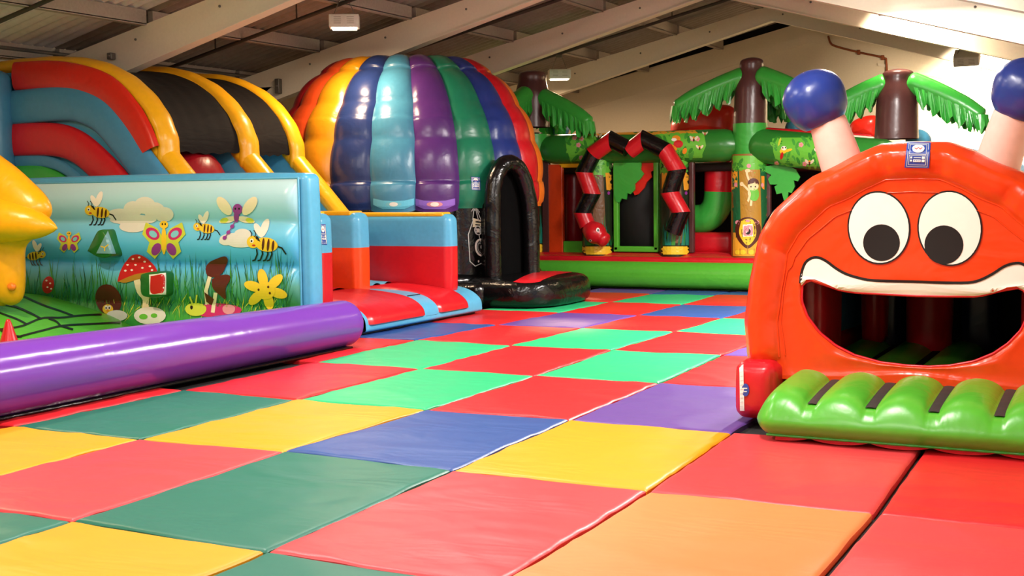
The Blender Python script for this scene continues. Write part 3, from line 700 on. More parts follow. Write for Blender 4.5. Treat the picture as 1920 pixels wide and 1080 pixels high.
def bee(cx, cy, s, f=1, lab=''):
    T = lambda pts: [(cx + f * x * s, cy + y * s) for x, y in pts]
    sh = [(T(ell(.1, -1.15, .28, .75, .35)), 'white'), (T(ell(-.35, -.95, .25, .6, -.5)), 'white')]
    for lx in (-.5, -.1, .3, .6):
        sh += [(q, 'black') for q in stroke(T([(lx, .45), (lx + .05, .8), (lx - .12, 1.25), (lx - .3, 1.3)]), .11 * s)]
    sh += [(q, 'black') for q in stroke(T([(.95, .2), (1.4, .35), (1.7, .8)]), .11 * s)]
    sh += [(T(ell(.25, .1, .85, .52, .15)), 'ink_yellow')]
    for sx in (.0, .38, .74): sh.append((T(ell(sx, .08 + sx * .15, .1, .5 - abs(sx - .2) * .2, .1)), 'ink_brown'))
    sh += [(T(ell(-.75, -.1, .48, .46)), 'ink_yellow'), (T([(-.75, -.56), (-.4, -.5), (-.2, -.1), (-.42, -.2)]), 'black'), (T(ell(-.85, -.18, .14, .16)), 'white'), (T(ell(-.87, -.16, .07, .08)), 'black'), (T(ell(-.7, .16, .14, .07)), 'ink_red')]
    for ax in (-.9, -.6): sh += [(q, 'black') for q in stroke(T([(ax, -.5), (ax + .05, -.75), (ax - .1, -.95)]), .06 * s)]
    P_('bee_print', sh, lab, eps=10)
bee(184, 396, 20, 1, 'printed bee above the triangle block'); bee(384, 427, 17, 1, 'printed bee between the butterfly and the right bee'); bee(494, 456, 25, 1, 'largest printed bee at the right'); bee(68, 478, 15, -1, 'printed bee half behind the yellow creature')
def fly(cx, cy, s, lab):
    T = lambda pts: [(cx + x * s, cy + y * s) for x, y in pts]; sh = []
    for f in (-1, 1):
        sh += [(T([(0, .1), (f * .35, -.5), (f * 1.0, -.85), (f * 1.2, -.2), (f * .8, .25), (f * .95, .75), (f * .5, 1.15), (f * .15, .7)]), 'ink_lime'),
               (T(ell(f * .62, -.22, .42, .30, -f * .6)), 'ink_pink'), (T(ell(f * .60, -.2, .24, .17, -f * .6)), 'ink_ltblue'), (T(ell(f * .42, .62, .24, .36, -f * .5)), 'ink_purple')]
    sh += [(T(ell(0, .15, .14, .75)), 'ink_yellow'), (T(ell(0, -.72, .24, .22)), 'ink_yellow'), (T(ell(-.08, -.74, .04, .06)), 'black'), (T(ell(.08, -.74, .04, .06)), 'black')]
    P_('butterfly_print', sh, lab, eps=10)
fly(130, 452, 19, 'small printed butterfly with pink wings'); fly(308, 446, 34, 'large printed yellow and pink butterfly')
sh = []
for f in (-1, 1):
    sh += [(ell(445 + f * 24, 386, 10, 20, f * .65), 'ink_cream'), (ell(445 + f * 17, 412, 17, 6, f * .25), 'ink_cream'), (ell(445 + f * 24, 413, 8, 5, f * .25), 'ink_lime')]
sh += [(ell(444, 405, 5, 12), 'ink_purple'), (ell(446, 392, 9, 10), 'ink_purple'), (ell(442, 391, 1.5, 2), 'black'), (ell(449, 391, 1.5, 2), 'black')]
sh += [(q, 'ink_purple') for q in stroke([(443, 412), (436, 425), (429, 436), (422, 446)], 1.5)]
for x, y in ((436, 425), (429, 436), (422, 446)): sh.append((ell(x, y, 4, 3.4, -.6), 'ink_purple'))
P_('dragonfly_print', sh, 'printed purple dragonfly with cream wings')
sh = [(q, 'ink_cream') for q in stroke(smooth2([(256, 520), (263, 545), (274, 560), (272, 585), (266, 600)], 12, False), 12)]
sh += [(smooth2([(221, 528), (226, 510), (236, 492), (247, 479), (262, 477), (280, 487), (294, 505), (292, 514), (262, 520), (238, 528)], 40), 'ink_red'), (smooth2([(222, 528), (240, 520), (262, 513), (292, 511), (280, 518), (255, 525), (236, 530)], 26), 'ink_tan')]
for x, y in ((250, 485), (262, 482), (272, 490), (240, 497), (255, 497), (282, 500), (236, 508), (286, 507), (248, 507), (268, 503)): sh.append((ell(x, y, 2.4, 1.8), 'white'))
P_('mushroom_print', sh, 'printed red spotted mushroom leaning left')
sh = [(ell(91, 534, 11, 16, .2), 'ink_red')] + [(ell(x, y, 2, 1.6), 'white') for x, y in ((88, 526), (95, 531), (90, 538), (97, 541))]
P_('mushroom_print', sh, 'small printed red mushroom beside the green bed')
ink('shell_brown', (92, 30, 26))
P_('mushroom_print', [(ell(204, 562, 24, 30, -.35), 'shell_brown'), (ell(203, 580, 10, 9), 'ink_yellow'), (ell(200, 577, 3, 4), 'white'), (ell(206, 577, 3, 4), 'white'), (ell(200, 578, 1.4, 2), 'black'), (ell(206, 578, 1.4, 2), 'black'), (ell(203, 583, 2.6, 1.6), 'ink_orange')], 'printed brown mushroom with a small yellow chick')
sh = [(q, 'ink_cream') for q in stroke([(394, 520), (387, 545), (389, 570)], 7) + stroke([(405, 550), (402, 570), (400, 585)], 7)]
sh += [(smooth2([(386, 505), (392, 492), (408, 484), (422, 480), (428, 486), (424, 500), (418, 512), (405, 520), (390, 517)], 30), 'shell_brown'), (smooth2([(398, 524), (412, 517), (430, 516), (432, 525), (424, 540), (424, 560), (412, 552), (400, 540)], 30), 'shell_brown'), ([(384, 547), (402, 560), (398, 572), (388, 565)], 'shell_brown')]
P_('mushroom_print', sh, 'printed pair of dark brown mushrooms')
sh = []
for k in range(6): sh.append((ell(499 + 24 * cos(k * 1.047 + .3), 543 + 21 * sin(k * 1.047 + .3), 18, 9, k * 1.047 + .3), 'ink_yellow'))
sh += [(ell(499, 545, 18, 16), 'ink_yellow')] + [(ell(x, y, 2, 2.4), 'ink_brown') for x, y in ((486, 543), (504, 538), (507, 549))]
P_('flower_print', sh, 'printed yellow flower at the right end of the wall')
P_('snail_print', [(ell(408, 582, 46, 14), 'ink_pink'), (ell(368, 580, 20, 13), 'ink_lime'), (ell(360, 577, 2.6, 4), 'black'), (ell(430, 580, 12, 10), 'ink_rose')] + [(q, 'ink_lime') for q in stroke([(362, 570), (357, 556)], 3) + stroke([(368, 568), (370, 553)], 3)], 'printed snail with pink shell and lime head')
P_('stone_print', [(ell(282, 592, 30, 16), 'cloud_ink'), (ell(220, 592, 20, 10), 'cloud_ink'), (ell(270, 594, 8, 5), 'ink_leaf'), (ell(290, 592, 6, 4), 'ink_leaf')], 'printed pale rounded stones')
# raised blocks on the wall
def block(outl, face_pts, lab, inner, name):
    q = [at(x, y, Y=PY - .08) for x, y in outl]; c = sum(q, Vector()) / len(q)
    m = MB(); n = len(q)
    R = spline([Vector((p.x, 0, p.z)) for p in q + [q[0]]], 40)[:-1]
    pr_ = [(1.0, PY - .03), (1.0, PY - .12), (1.0, PY - .21), (.97, PY - .235), (.92, PY - .242), (.01, PY - .25)]
    m.grid(lambda u, v: Vector((c.x + (R[int(round(u * 40)) % 40].x - c.x) * pr_[int(round(v * 5))][0], pr_[int(round(v * 5))][1], c.z + (R[int(round(u * 40)) % 40].z - c.z) * pr_[int(round(v * 5))][0])), 40, 5, cu=True)
    b = part(name, m, vinyl('block_green', (34, 110, 44)), pan, label=lab)
    return m
bm1 = block([(182, 470), (193, 448), (202, 432), (212, 432), (222, 452), (226, 478), (205, 482)], None, 'green triangular padded block with a pale blue front', None, 'triangle_block')
bm2 = block([(281, 518), (284, 512), (305, 508), (322, 512), (326, 530), (322, 552), (302, 556), (283, 550)], None, 'green square padded block with a red front', None, 'square_block')
decal('block_front', pan, [([(181, 474), (199, 436), (216, 472), (212, 475)], 'ink_fr')] if False else [([(181, 475), (202, 433), (217, 476)], 'ink_ltgrey')] + [(q, 'ink_yellow') for q in stroke([(190, 462), (197, 464), (203, 459)], 2) + stroke([(197, 464), (197, 470)], 2)] if ink('ink_ltgrey', (120, 170, 180)) else [], bm1, eps=6, off=.008, label='pale blue printed front of the triangle block')
decal('block_front', pan, [([(280, 515), (311, 512), (311, 552), (281, 552)], 'white'), (smooth2([(283, 518), (307, 516), (307, 545), (298, 550), (283, 548)], 20), 'ink_red')], bm2, eps=6, off=.008, label='red printed front of the square block')
# green bed with black lines
def bedz(x, y):
    d = ((x + 12.5) / 2.25) ** 2 + ((y - 9.5) / 2.7) ** 2
    return .12 + .46 * max(0, 1 - d) ** .8 + .015 * sin(x * 4) * sin(y * 3)
m = MB(); m.grid(lambda u, v: Vector((-14.0 + 5.95 * u, 3.0 + 7.98 * v, bedz(-14.0 + 5.95 * u, 3.0 + 7.98 * v))), 60, 80)
for e in ((-14.0, 3.0, -8.05, 3.0), (-8.05, 3.0, -8.05, 10.98)): pass
BM_ = m; bed = part('bed', m, GRN, TOD, label='bulging green bed floor with black line pattern')
m2 = MB(); m2.rbox((-14.0, 3.0, 0.0), (-8.0, 10.95, .10), .04, n=6); part('bed_base', m2, LEAF, TOD)
ln = []
for pts in ([(0, 587), (30, 598), (48, 607)], [(38, 553), (80, 572), (112, 583), (136, 592)], [(0, 618), (40, 612), (78, 597), (115, 596), (150, 592), (190, 590)], [(30, 633), (80, 620), (118, 611), (170, 608), (225, 605)], [(92, 598), (105, 603), (114, 612)], [(60, 589), (77, 598)], [(112, 611), (136, 618)], [(0, 570), (30, 576), (60, 589)], [(0, 618), (14, 628), (40, 632)]):
    ln += [(q, 'black') for q in stroke(smooth2(pts, 14, False), 3.4)]
decal('bed_line', bed, ln, BM_, eps=9, off=.006, label='black line pattern on the green bed')
# red cone and yellow creature
c = at(17, 640, Z=.22); m = MB(); m.lathe((c.x, c.y, .17), [(.001, .275), (.016, .272), (.03, .24), (.085, .06), (.1, .02), (.11, 0)], n=24); part('cone', m, RED, TOD, label='small red soft cone on the green bed')
YY = 9.55
ypx = [(88, 410), (93, 396), (90, 380), (78, 362), (58, 342), (30, 316), (5, 297), (-20, 282), (-70, 275), (-120, 282), (-155, 303), (-185, 330), (-210, 352), (-228, 372), (-233, 398), (-225, 425), (-205, 445), (-190, 460), (-182, 500), (-180, 545), (-165, 570), (-140, 562), (-120, 545), (-70, 520), (-20, 545), (-8, 568), (6, 574), (16, 566), (24, 573), (38, 560), (41, 520), (40, 482), (44, 462), (58, 448), (76, 432)]
yp = [at(x, y, Y=YY) for x, y in ypx]; cy_ = at(-70, 410, Y=YY)
rr = spline(yp + [yp[0]], 120)[:-1]
m = MB(); m.puff(rr, cy_, (0, -1, 0), .30, rings=12, back=.8)
m.tube(spline([at(-60, 408, Y=YY - .15), at(10, 414, Y=YY - .18), at(70, 422, Y=YY - .12), at(106, 428, Y=YY - .05)], 20), lambda t: .30 * (1 - t) ** .75 + .015, n=20)
YM = m; yc = part('creature', m, CYEL, TOD, label='shiny yellow inflated creature with a pointed arm')
m = MB(); p = at(22, 538, Y=YY - .12); m.ball(p, .055, .04, .045, n=14); part('button', m, vinyl('button_orange', (244, 120, 30)), yc, label='small orange button on the yellow creature')
# ------------------------------------------------------------------ slide
SLI = thing('slide_inflatable', 'big inflatable slide with yellow arches, black mesh canopy and red landing', 'inflatable', (-10.8, 13.3, 0))
PROF = [(-14.2, 3.46), (-13.4, 3.49), (-12.6, 3.47), (-12.0, 3.37), (-11.5, 3.14), (-11.15, 2.82), (-10.97, 2.48), (-10.95, 2.18)]
DIAG = [(-11.08, 2.34), (-10.6, 1.85), (-10.1, 1.32), (-9.78, .99)]
ps = [(p.x, p.y) for p in spline([(x, z, 0) for x, z in PROF], 44)]
def wall(y0, y1, low_end, low_top, label, cols, first=False, lowx=None):
    # slab under the profile
    poly = ps + DIAG[1:] + [(-9.75, .3), (-14.2, .3)]
    m = MB(); m.prism([(x, y0 + .05, z - .04) for x, z in poly], (0, y1 - y0 - .1, 0))
    wl = part('side_wall', m, BLUE, SLI, edge=40)
    t = (y1 - y0) / 2; yc = (y0 + y1) / 2
    path = [Vector((x, yc, z - .10)) for x, z in ps]
    m = MB(); m.tube(path, lambda k: t * (1.05 + .03 * sin(k * 60)), n=18, sq=(1.0, .62)); part('arch', m, YEL, SLI, label='puffy yellow arch tube over the slide')
    path = [Vector((x, yc, z - .08)) for x, z in [(p.x, p.y) for p in spline([(x, z, 0) for x, z in DIAG], 20)]]
    m = MB(); m.tube(path, t * 1.02, n=18, sq=(1.0, .8)); part('sloping_rail', m, YEL, SLI, label='yellow padded rail sloping down the slide')
    # low wall beside the landing
    if low_end:
        x0, x1, z1, zs = low_end
        m = MB(); m.rbox((x0, y0, .28), (x1, y1, z1), .09, b=.02, n=8, mi=lambda c: 1 if c.z < zs else 0)
        lw = part('low_wall', m, cols, SLI, label=label)
        m3 = MB(); m3.rbox((x0, y0 + .02, z1 - .035), (x1 - .1, y1 - .02, z1 + .03), .03, n=5); part('top_trim', m3, YEL, lw)
        return m, lw
m1, lw1 = wall(11.86, 12.19, (-9.5, -8.60, 1.42, .98), 0, 'blue over red end of the near low wall', [BLUE, RED])
m2, lw2 = wall(13.42, 13.76, (-10.2, -9.12, 1.40, .92), 0, 'blue over orange low wall dividing the landing', [BLUE, vinyl('orange_red_vinyl', (236, 70, 20))])
m3, lw3 = wall(14.52, 14.80, (-10.2, -8.39, 1.36, .97), 0, 'blue over red far low wall', [BLUE, RED])
plaque(lw1, m1, [(598, 420), (610, 420), (613, 459), (602, 458)], eps=4)
# concentric bands on the near wall
def band(pts, r, mat_, lab, z=11.84, sq=(.55, 1)):
    q = [Vector((p.x, z, p.y)) for p in spline([(x, zz, 0) for x, zz in pts], 46)]
    m = MB()
    K = len(q)
    def fn(u, v):
        i = int(round(u * (K - 1))); a = q[max(0, i - 1)]; b = q[min(K - 1, i + 1)]; t = (b - a).normalized(); n = Vector((t.z, 0, -t.x))
        h = -pi / 2 + pi * v
        return q[i] + n * r * sin(h) + Vector((0, -1, 0)) * r * .42 * max(0, cos(h)) ** .7
    m.grid(fn, K - 1, 14); return part('band', m, mat_, SLI, label=lab)
band([(-13.35, 3.25), (-12.7, 3.23), (-12.16, 3.14), (-11.72, 2.98), (-11.38, 2.68), (-11.2, 2.42), (-11.1, 2.2)], .185, SCAR, 'outer red curved band on the near slide wall')
band([(-14.2, 2.8), (-13.4, 2.84), (-12.6, 2.86), (-12.2, 2.82), (-11.83, 2.66), (-11.5, 2.36), (-11.22, 2.06), (-10.9, 1.72), (-10.4, 1.2)], .225, BANDBLU, 'blue curved band on the near slide wall')
band([(-14.2, 2.4), (-13.4, 2.42), (-12.7, 2.4), (-12.3, 2.3), (-11.95, 2.08), (-11.6, 1.78), (-11.2, 1.35)], .215, RED, 'inner red curved band on the near slide wall')
band([(-14.2, 2.12), (-13.2, 2.14), (-12.75, 2.1), (-12.4, 1.95), (-12.05, 1.66), (-11.8, 1.4)], .075, BANDBLU, 'thin blue inner band on the near slide wall')
m = MB(); m.puff([Vector((p.x, 11.84, p.y)) for p in spline([(-14.2, 2.06, 0), (-13.2, 2.09, 0), (-12.8, 2.04, 0), (-12.45, 1.88, 0), (-12.15, 1.6, 0), (-12.0, 1.0, 0), (-14.2, 1.0, 0), (-14.2, 2.0, 0)], 48)[:-1]], (-13.1, 11.84, 1.5), (0, -1, 0), .08, rings=5, back=.2); part('band_centre', m, LEAF, SLI, label='green middle of the banded wall')
m = MB(); m.tube([(-13.62, 11.66, .2), (-13.62, 11.66, 1.8), (-13.62, 11.66, 3.2)], .26, n=20); part('rear_column', m, BANDBLU, SLI, label='blue column at the back of the slide')
# canopies of black mesh between the arches
for (ya, yb) in ((12.10, 13.50), (13.68, 14.60)):
    def cf(u, v, ya=ya, yb=yb):
        fi = v * 42; i0 = min(43, int(fi)); fr_ = fi - i0; x = ps[i0][0] * (1 - fr_) + ps[i0 + 1][0] * fr_; z = ps[i0][1] * (1 - fr_) + ps[i0 + 1][1] * fr_; q = sin(pi * u)
        k = v ** 2
        x2 = x - .01 - .09 * q * k; z2 = z - .07 + .03 * v - .07 * q * (1 - .5 * v) - .012 * sin(u * 34 + v * 9) * k
        return Vector((x2, ya + (yb - ya) * u, z2))
    m = MB(); m.grid(cf, 30, 44); part('mesh_canopy', m, MESHB, SLI, label='black mesh canopy sagging between two yellow arches')
# lanes
for k, (ya, yb, mt) in enumerate(((12.19, 13.42, RED), (13.76, 14.52, BLUE))):
    m = MB(); pth = spline([(-14, 0, 1.75), (-12.2, 0, 1.75), (-11.5, 0, 1.62), (-10.9, 0, 1.15), (-10.2, 0, .62), (-9.75, 0, .42), (-9.3, 0, .38)], 40)
    m.grid(lambda u, v: Vector((pth[int(round(u * 40))].x, ya - .05 + (yb - ya + .1) * v, pth[int(round(u * 40))].z + .07 * abs(sin(3 * pi * v)) ** .6)), 40, 24); part('slide_lane', m, mt, SLI)
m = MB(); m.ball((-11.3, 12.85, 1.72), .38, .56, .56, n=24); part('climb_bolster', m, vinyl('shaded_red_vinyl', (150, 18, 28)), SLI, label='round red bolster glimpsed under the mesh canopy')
m = MB(); m.rbox((-14.2, 11.95, .02), (-13.8, 14.8, 3.3), .12, n=4); part('back_wall', m, BLUE, SLI)
# landing bed
LX0, LX1 = -9.95, -8.17
prl = spline([(LX0, 0, .36), (-9.2, 0, .40), (-8.7, 0, .385), (-8.38, 0, .33), (-8.2, 0, .22), (-8.16, 0, .10), (-8.2, 0, .03), (-8.5, 0, .012), (LX0, 0, .012)], 40)
def land(y0, y1, inf, name, mt, lab, k0=0, k1=40):
    m = MB()
    def fn(u, v):
        p = prl[k0 + int(round(u * (k1 - k0)))]; nx = Vector((p.x + 9.1, 0, p.z - .18)); e = min(v, 1 - v) * (y1 - y0); q = min(1, e / .08) ** .5
        return Vector((p.x, y0 + (y1 - y0) * v, p.z)) + nx.normalized() * inf * q
    m.grid(fn, k1 - k0, 24); return m, part(name, m, mt, SLI, label=lab)
land(12.16, 15.0, .0, 'landing_bed', BLUE, 'sky blue landing bed at the foot of the slide')
land(12.22, 13.5, .035, 'landing_mat', RED, 'near glossy red mat draped over the landing edge', 2, 24)
land(13.84, 14.62, .035, 'landing_mat', RED, 'far glossy red mat draped over the landing edge', 2, 24)
m = MB(); m.tube([(-8.43, 13.52, .347), (-8.43, 13.82, .347)], .008, n=6); m.tube([(-8.165, 13.52, .1), (-8.165, 13.82, .1)], .006, n=6); part('seam', m, BLK, SLI)
m = MB(); m.rbox((-9.9, 12.2, -.0), (-8.24, 14.95, .02), .008, n=2); part('underlay', m, DARK, SLI)

# ------------------------------------------------------------------ dome
DC = Vector((-10.62, 17.12, 0)); DR = 2.06; DZ = 1.42; DH = 2.40
DOM = thing('striped_dome', 'bouncy dome of rainbow stripes with a black base and entrance', 'inflatable', DC)
camdir = atan2(CAM.y - DC.y, CAM.x - DC.x)
NG = 20; step_ = 2 * pi / NG
# colours by gore, counted anticlockwise seen from above; gore 0 is the light blue one facing the viewer
DYEL = vinyl('dome_yellow', (212, 142, 22)); DNAV = vinyl('dome_navy', (34, 52, 104))
GC = {0: vinyl('dome_light_blue', (72, 140, 172)), 1: vinyl('dome_purple', (84, 44, 116)), 2: vinyl('dome_green', (28, 118, 88)), 3: NAVY, 4: RED, 5: vinyl('dome_orange', (240, 120, 34)), 6: YEL, 7: NAVY, 8: BANDBLU, 9: GC1 if False else vinyl('dome_purple', (0, 0, 0)), -1: DNAV, -2: DYEL, -3: vinyl('dome_red_orange', (206, 74, 30)), -4: vinyl('dome_maroon', (150, 24, 30)), -5: vinyl('dome_green', (0, 0, 0)), -6: vinyl('dome_purple', (0, 0, 0)), -7: BANDBLU, -8: NAVY, -9: YEL, 10: RED}
names = {0: 'light blue', 1: 'purple', 2: 'green', 3: 'royal blue', 4: 'red', 5: 'orange', -1: 'navy blue', -2: 'yellow', -3: 'red orange', -4: 'maroon', -5: 'dark green'}
a_ref = camdir - radians(6.3) - step_ / 2
DPR = spline([(2.03, 1.42, 0), (2.05, 1.85, 0), (1.97, 2.38, 0), (1.77, 2.9, 0), (1.44, 3.36, 0), (1.0, 3.66, 0), (.6, 3.67, 0), (.02, 3.55, 0)], 80)
def gore_pt(a0, u, v, off=0):
    t = v * pi / 2 * .985; pq = DPR[min(80, int(round(v * 80)))]
    h = a0 + step_ * (u + .028 * (1 - abs(sin(pi * (6.4 * v + .12))) ** .7) * (1 if v > .03 else 0))
    lob = abs(sin(pi * (6.4 * v + .12)))
    bul = .10 * (max(0, sin(pi * u)) ** .6) * (.75 + .25 * lob ** .7) * max(0, cos(t)) ** .35
    bul += .03 * lob ** .6 * (1 if v > .02 else 0) * cos(t) ** .2
    r = pq.x + (bul + off) * cos(t * .8) - (0 if v < .99 else 0); z = pq.y + (bul + off) * sin(t) * .8
    return Vector((DC.x + r * cos(h), DC.y + r * sin(h), z))
gm = {}
for k in range(-9, 11):
    a0 = a_ref + k * step_   # world angle grows anticlockwise: to the viewer's right
    m = MB()
    drop = .06 if k in (0, 1) else 0
    def fn(u, v):
        p = gore_pt(a0, u, v)
        if drop and v < .06: p.z -= drop * (1 - v / .06) * (sin(pi * u) * .9 + .25)
        return p
    m.grid(fn, 12, 84); gm[k] = m
    part('stripe', m, GC[k], DOM, label=(names[k] + ' inflated stripe of the dome') if k in names else None)
m = MB(); m.ball((DC.x, DC.y, 3.57), .22, .22, .06, n=20); part('crown', m, YEL, DOM)
def wall_pt(h, z, off=0):
    u = ((h - a_ref) / step_) % 1.0
    return Vector((DC.x + (DR - .05 + off + .07 * sin(pi * u) ** .6) * cos(h), DC.y + (DR - .05 + off + .07 * sin(pi * u) ** .6) * sin(h), z))
m = MB(); m.grid(lambda u, v: wall_pt(a_ref + 2 * pi * u, .40 + (DZ + .03 - .40) * v), 240, 10, cu=True); DW = m
dw = part('lower_wall', m, BLK, DOM, label='glossy black lower wall of the dome')
for q in ((.15, 2.0), (.33, 1.98)):
    m = MB(); m.tube([(DC.x + q[1] * cos(2 * pi * k / 90), DC.y + q[1] * sin(2 * pi * k / 90), q[0]) for k in range(90)], lambda t: .15 * (1 + .02 * sin(t * 2 * pi * 37)), n=14, closed=True); part('base_ring', m, BLK, DOM)
# spotlight prints: glowing rims and legs
ink('rim_blue', (110, 206, 232)); ink('rim_violet', (150, 110, 210))
for cx, k, key in ((738, 0, 'rim_blue'), (815, 1, 'rim_violet')):
    decal('spotlight_print', dw, [(q, key) for q in stroke([(cx, 388), (cx - 8, 420)], 4) + stroke([(cx, 388), (cx + 8, 420)], 4) + stroke([(cx - 3, 402), (cx + 3, 402)], 2.5)], DW, eps=6, off=.006, label='printed lamp legs below a stripe')
    decal('glow_rim', dw, [([(cx - 38, 372), (cx - 20, 376), (cx, 377), (cx + 20, 376), (cx + 38, 372), (cx + 38, 384), (cx + 20, 392), (cx - 20, 392), (cx - 38, 384)], key), (ell(cx, 383, 15, 5), 'ink_ltblue' if k == 0 else 'ink_rose'), (ell(cx, 383, 8, 4), 'white')], gm[k], eps=4, off=.006, label='printed glowing rim at the end of a stripe')
sp = []
sp += [(q, 'ink_grey') for q in stroke([(888, 410), (878, 440), (881, 490), (891, 499), (919, 486), (911, 425), (907, 410)], 1.6)]
sp += [([(887, 409), (907, 414), (908, 424), (886, 426)], 'ink_cream'), ([(891, 414), (904, 416), (904, 418.5), (891, 417)], 'black'), ([(891, 420), (900, 421), (900, 423), (891, 422.5)], 'black')]
for q in ([(889, 389), (886, 412)], [(891, 389), (897, 414)], [(892, 389), (903, 416)], [(884, 396), (889, 388), (896, 393)], [(899, 398), (891, 388)]): sp += [(e, 'ink_grey') for e in stroke(q, 1.5)]
for k in range(8): sp += [(e, 'white') for e in stroke([(890, 388), (890 + 6 * cos(k * .785), 388 + 7 * sin(k * .785))], 1.1)]
sp += [(ell(896, 432, 7, 9, -.2), 'ink_grey'), (ell(896, 432, 5, 7, -.2), 'black'), (ell(896, 432, 2.6, 4), 'white'), (ell(902, 464, 12, 17, -.15), 'white'), (ell(903, 464, 9.4, 14, -.15), 'black'), (ell(903, 464, 8, 12, -.15), 'ink_grey'), (ell(903, 464, 7, 11, -.15), 'black'), (ell(903, 463, 2.6, 4), 'ink_grey'), (ell(897, 490, 1.3, 2.4), 'white')]
sp += [(e, 'ink_grey') for e in stroke([(898, 441), (899, 448)], 1.4)]
decal('loudspeaker_print', dw, sp, DW, eps=5, off=.006, label='printed white outline of a loudspeaker on the black wall')
plaque(dom_g := dw, gm[2], [(883, 331), (900, 332), (901, 357), (884, 356)], eps=4)
# entrance arch facing the hall
EC = Vector((-8.40, 16.40, 0)); EN = Vector((.94, -.34, 0)); ES = Vector((.34, .94, 0))
ap = spline([EC + ES * s_ + Vector((0, 0, z)) for s_, z in ((-.38, .35), (-.38, 1.2), (-.35, 1.72), (-.22, 1.99), (-.02, 2.07), (.2, 1.92), (.35, 1.5), (.39, .9), (.39, .35))], 60)
m = MB(); m.tube(ap, lambda t: .12 * (1 + .06 * abs(sin(t * 40))), n=18); part('entrance_arch', m, BLK, DOM, label='puffy black arch round the dome entrance')
m = MB()
m.grid(lambda u, v: EC + (ap[int(round(u * 60))] - EC) * .985 - EN * .95 * v + EN * .01 * sin(v * 40), 60, 24); part('entrance_lining', m, BLK, DOM)
m = MB(); m.prism([EC + (p - EC) * .98 - EN * .10 for p in ap], EN * -.02); part('entrance_dark_sheet', m, vinyl('opening_dark', (5, 5, 5), rough=.9, spec=.1), DOM, label='black sheet painted as the dark inside of the entrance')  # black sheet stands in for the shade inside the opening
# black step with a red stripe
SC = Vector((-8.30, 16.70, 0))
def sup(h, a, b, n): 
    c, s_ = cos(h), sin(h); return a * abs(c) ** (2 / n) * (1 if c >= 0 else -1), b * abs(s_) ** (2 / n) * (1 if s_ >= 0 else -1)
pr2 = spline([(.90, .012, 0), (.97, .05, 0), (1.0, .15, 0), (.985, .26, 0), (.93, .335, 0), (.82, .375, 0), (.5, .40, 0), (.01, .41, 0)], 28)
m = MB(); m.grid(lambda u, v: SC + Vector((sup(2 * pi * u, .80, 1.02, 3.2)[0] * max(.01, pr2[int(round(v * 28))].x), sup(2 * pi * u, .80, 1.02, 3.2)[1] * max(.01, pr2[int(round(v * 28))].x), pr2[int(round(v * 28))].y * 1.1)) , 80, 28, cu=True)
SPM = m; ds = part('entrance_step', m, BLK, DOM, label='rounded black inflated step')
m = MB(); m.rbox((-9.5, 15.6, 0), (-8.5, 17.8, .36), .12, b=.02, n=6); part('step_wing', m, BLK, DOM)
decal('step_stripe', ds, [(smooth2([(962, 529), (985, 517), (1010, 509), (1040, 505), (1080, 506), (1076, 510), (1045, 515), (1018, 525), (1010, 529), (985, 531)], 30), 'stripe_red')] if ink('stripe_red', (206, 30, 40), .3) else [], SPM, eps=7, off=.005, label='red stripe across the black step')
# ------------------------------------------------------------------ jungle castle
CY = 20.0
JUN = thing('jungle_castle', 'jungle themed bouncy castle with palm posts, snake arch and green front', 'inflatable', (-6.5, 21.5, 0))
def J(px, py, Y=CY): return at(px, py, Y=Y)
xl, xr = -10.6, -2.2
m = MB(); m.rbox((xl, 19.52, .01), (xr, 20.1, .47), .2, b=.0, n=30); part('front_bolster', m, GRN, JUN, label='long green front bolster')
m = MB(); m.rbox((xl, 19.66, .40), (xr, 25.2, .54), .06, n=10); m.box((xl, 20.0, .5), (xr, 25.2, .588)); part('platform', m, RED, JUN, label='red bouncing platform')
m = MB(); m.grid(lambda u, v: Vector((xl + (xr - xl) * u, 19.60 + .42 * v, .425 + .165 * sin(pi / 2 * v))), 2, 12, mi=lambda u, v: 1 if .30 < v < .48 else 0); part('front_edge', m, [RED, GRN], JUN, label='sloping red platform edge with a thin green stripe')
m = MB(); m.rbox((xl, 19.56, .0), (xr, 19.8, .012), .004, n=2); part('underlay', m, BLK, JUN)
def post(px0, px1, py0, py1, name, mt, lab=None, Y=CY, cap=False):
    a = J(px0, py1, Y); b = J(px1, py1, Y); r = (b.x - a.x) / 2; c = (a + b) / 2; zt = J(px0, py0, Y).z
    m = MB(); z0 = .52; m.lathe((c.x, Y, 0), [(r * .94, z0), (r, z0 + .06), (r, z0 + (zt - z0) * .5), (r * .97, zt - .05), (r * .97, zt)], n=30)
    if cap: m.ball((c.x, Y, zt), r * .97, r * .97, .08)
    return m, part(name, m, mt, JUN, label=lab), c, r
TRK = vinyl('print_ground_tan', (150, 106, 48)); JDK = vinyl('print_ground_dark', (38, 48, 30))
pl, plo, cl, rl = post(972, 1018, 250, 470, 'printed_post', JDK, 'jungle printed post beside the black dome')
p1, p1o, c1, r1 = post(1094, 1148, 300, 474, 'printed_post', JDK, 'jungle printed post under the snake head')
p2, p2o, c2, r2 = post(1238, 1293, 300, 474, 'printed_post', JDK, 'jungle printed post under the snake tail')
p3, p3o, c3, r3 = post(1372, 1440, 290, 477, 'printed_post', TRK, 'printed corner post with lion and climbing child')
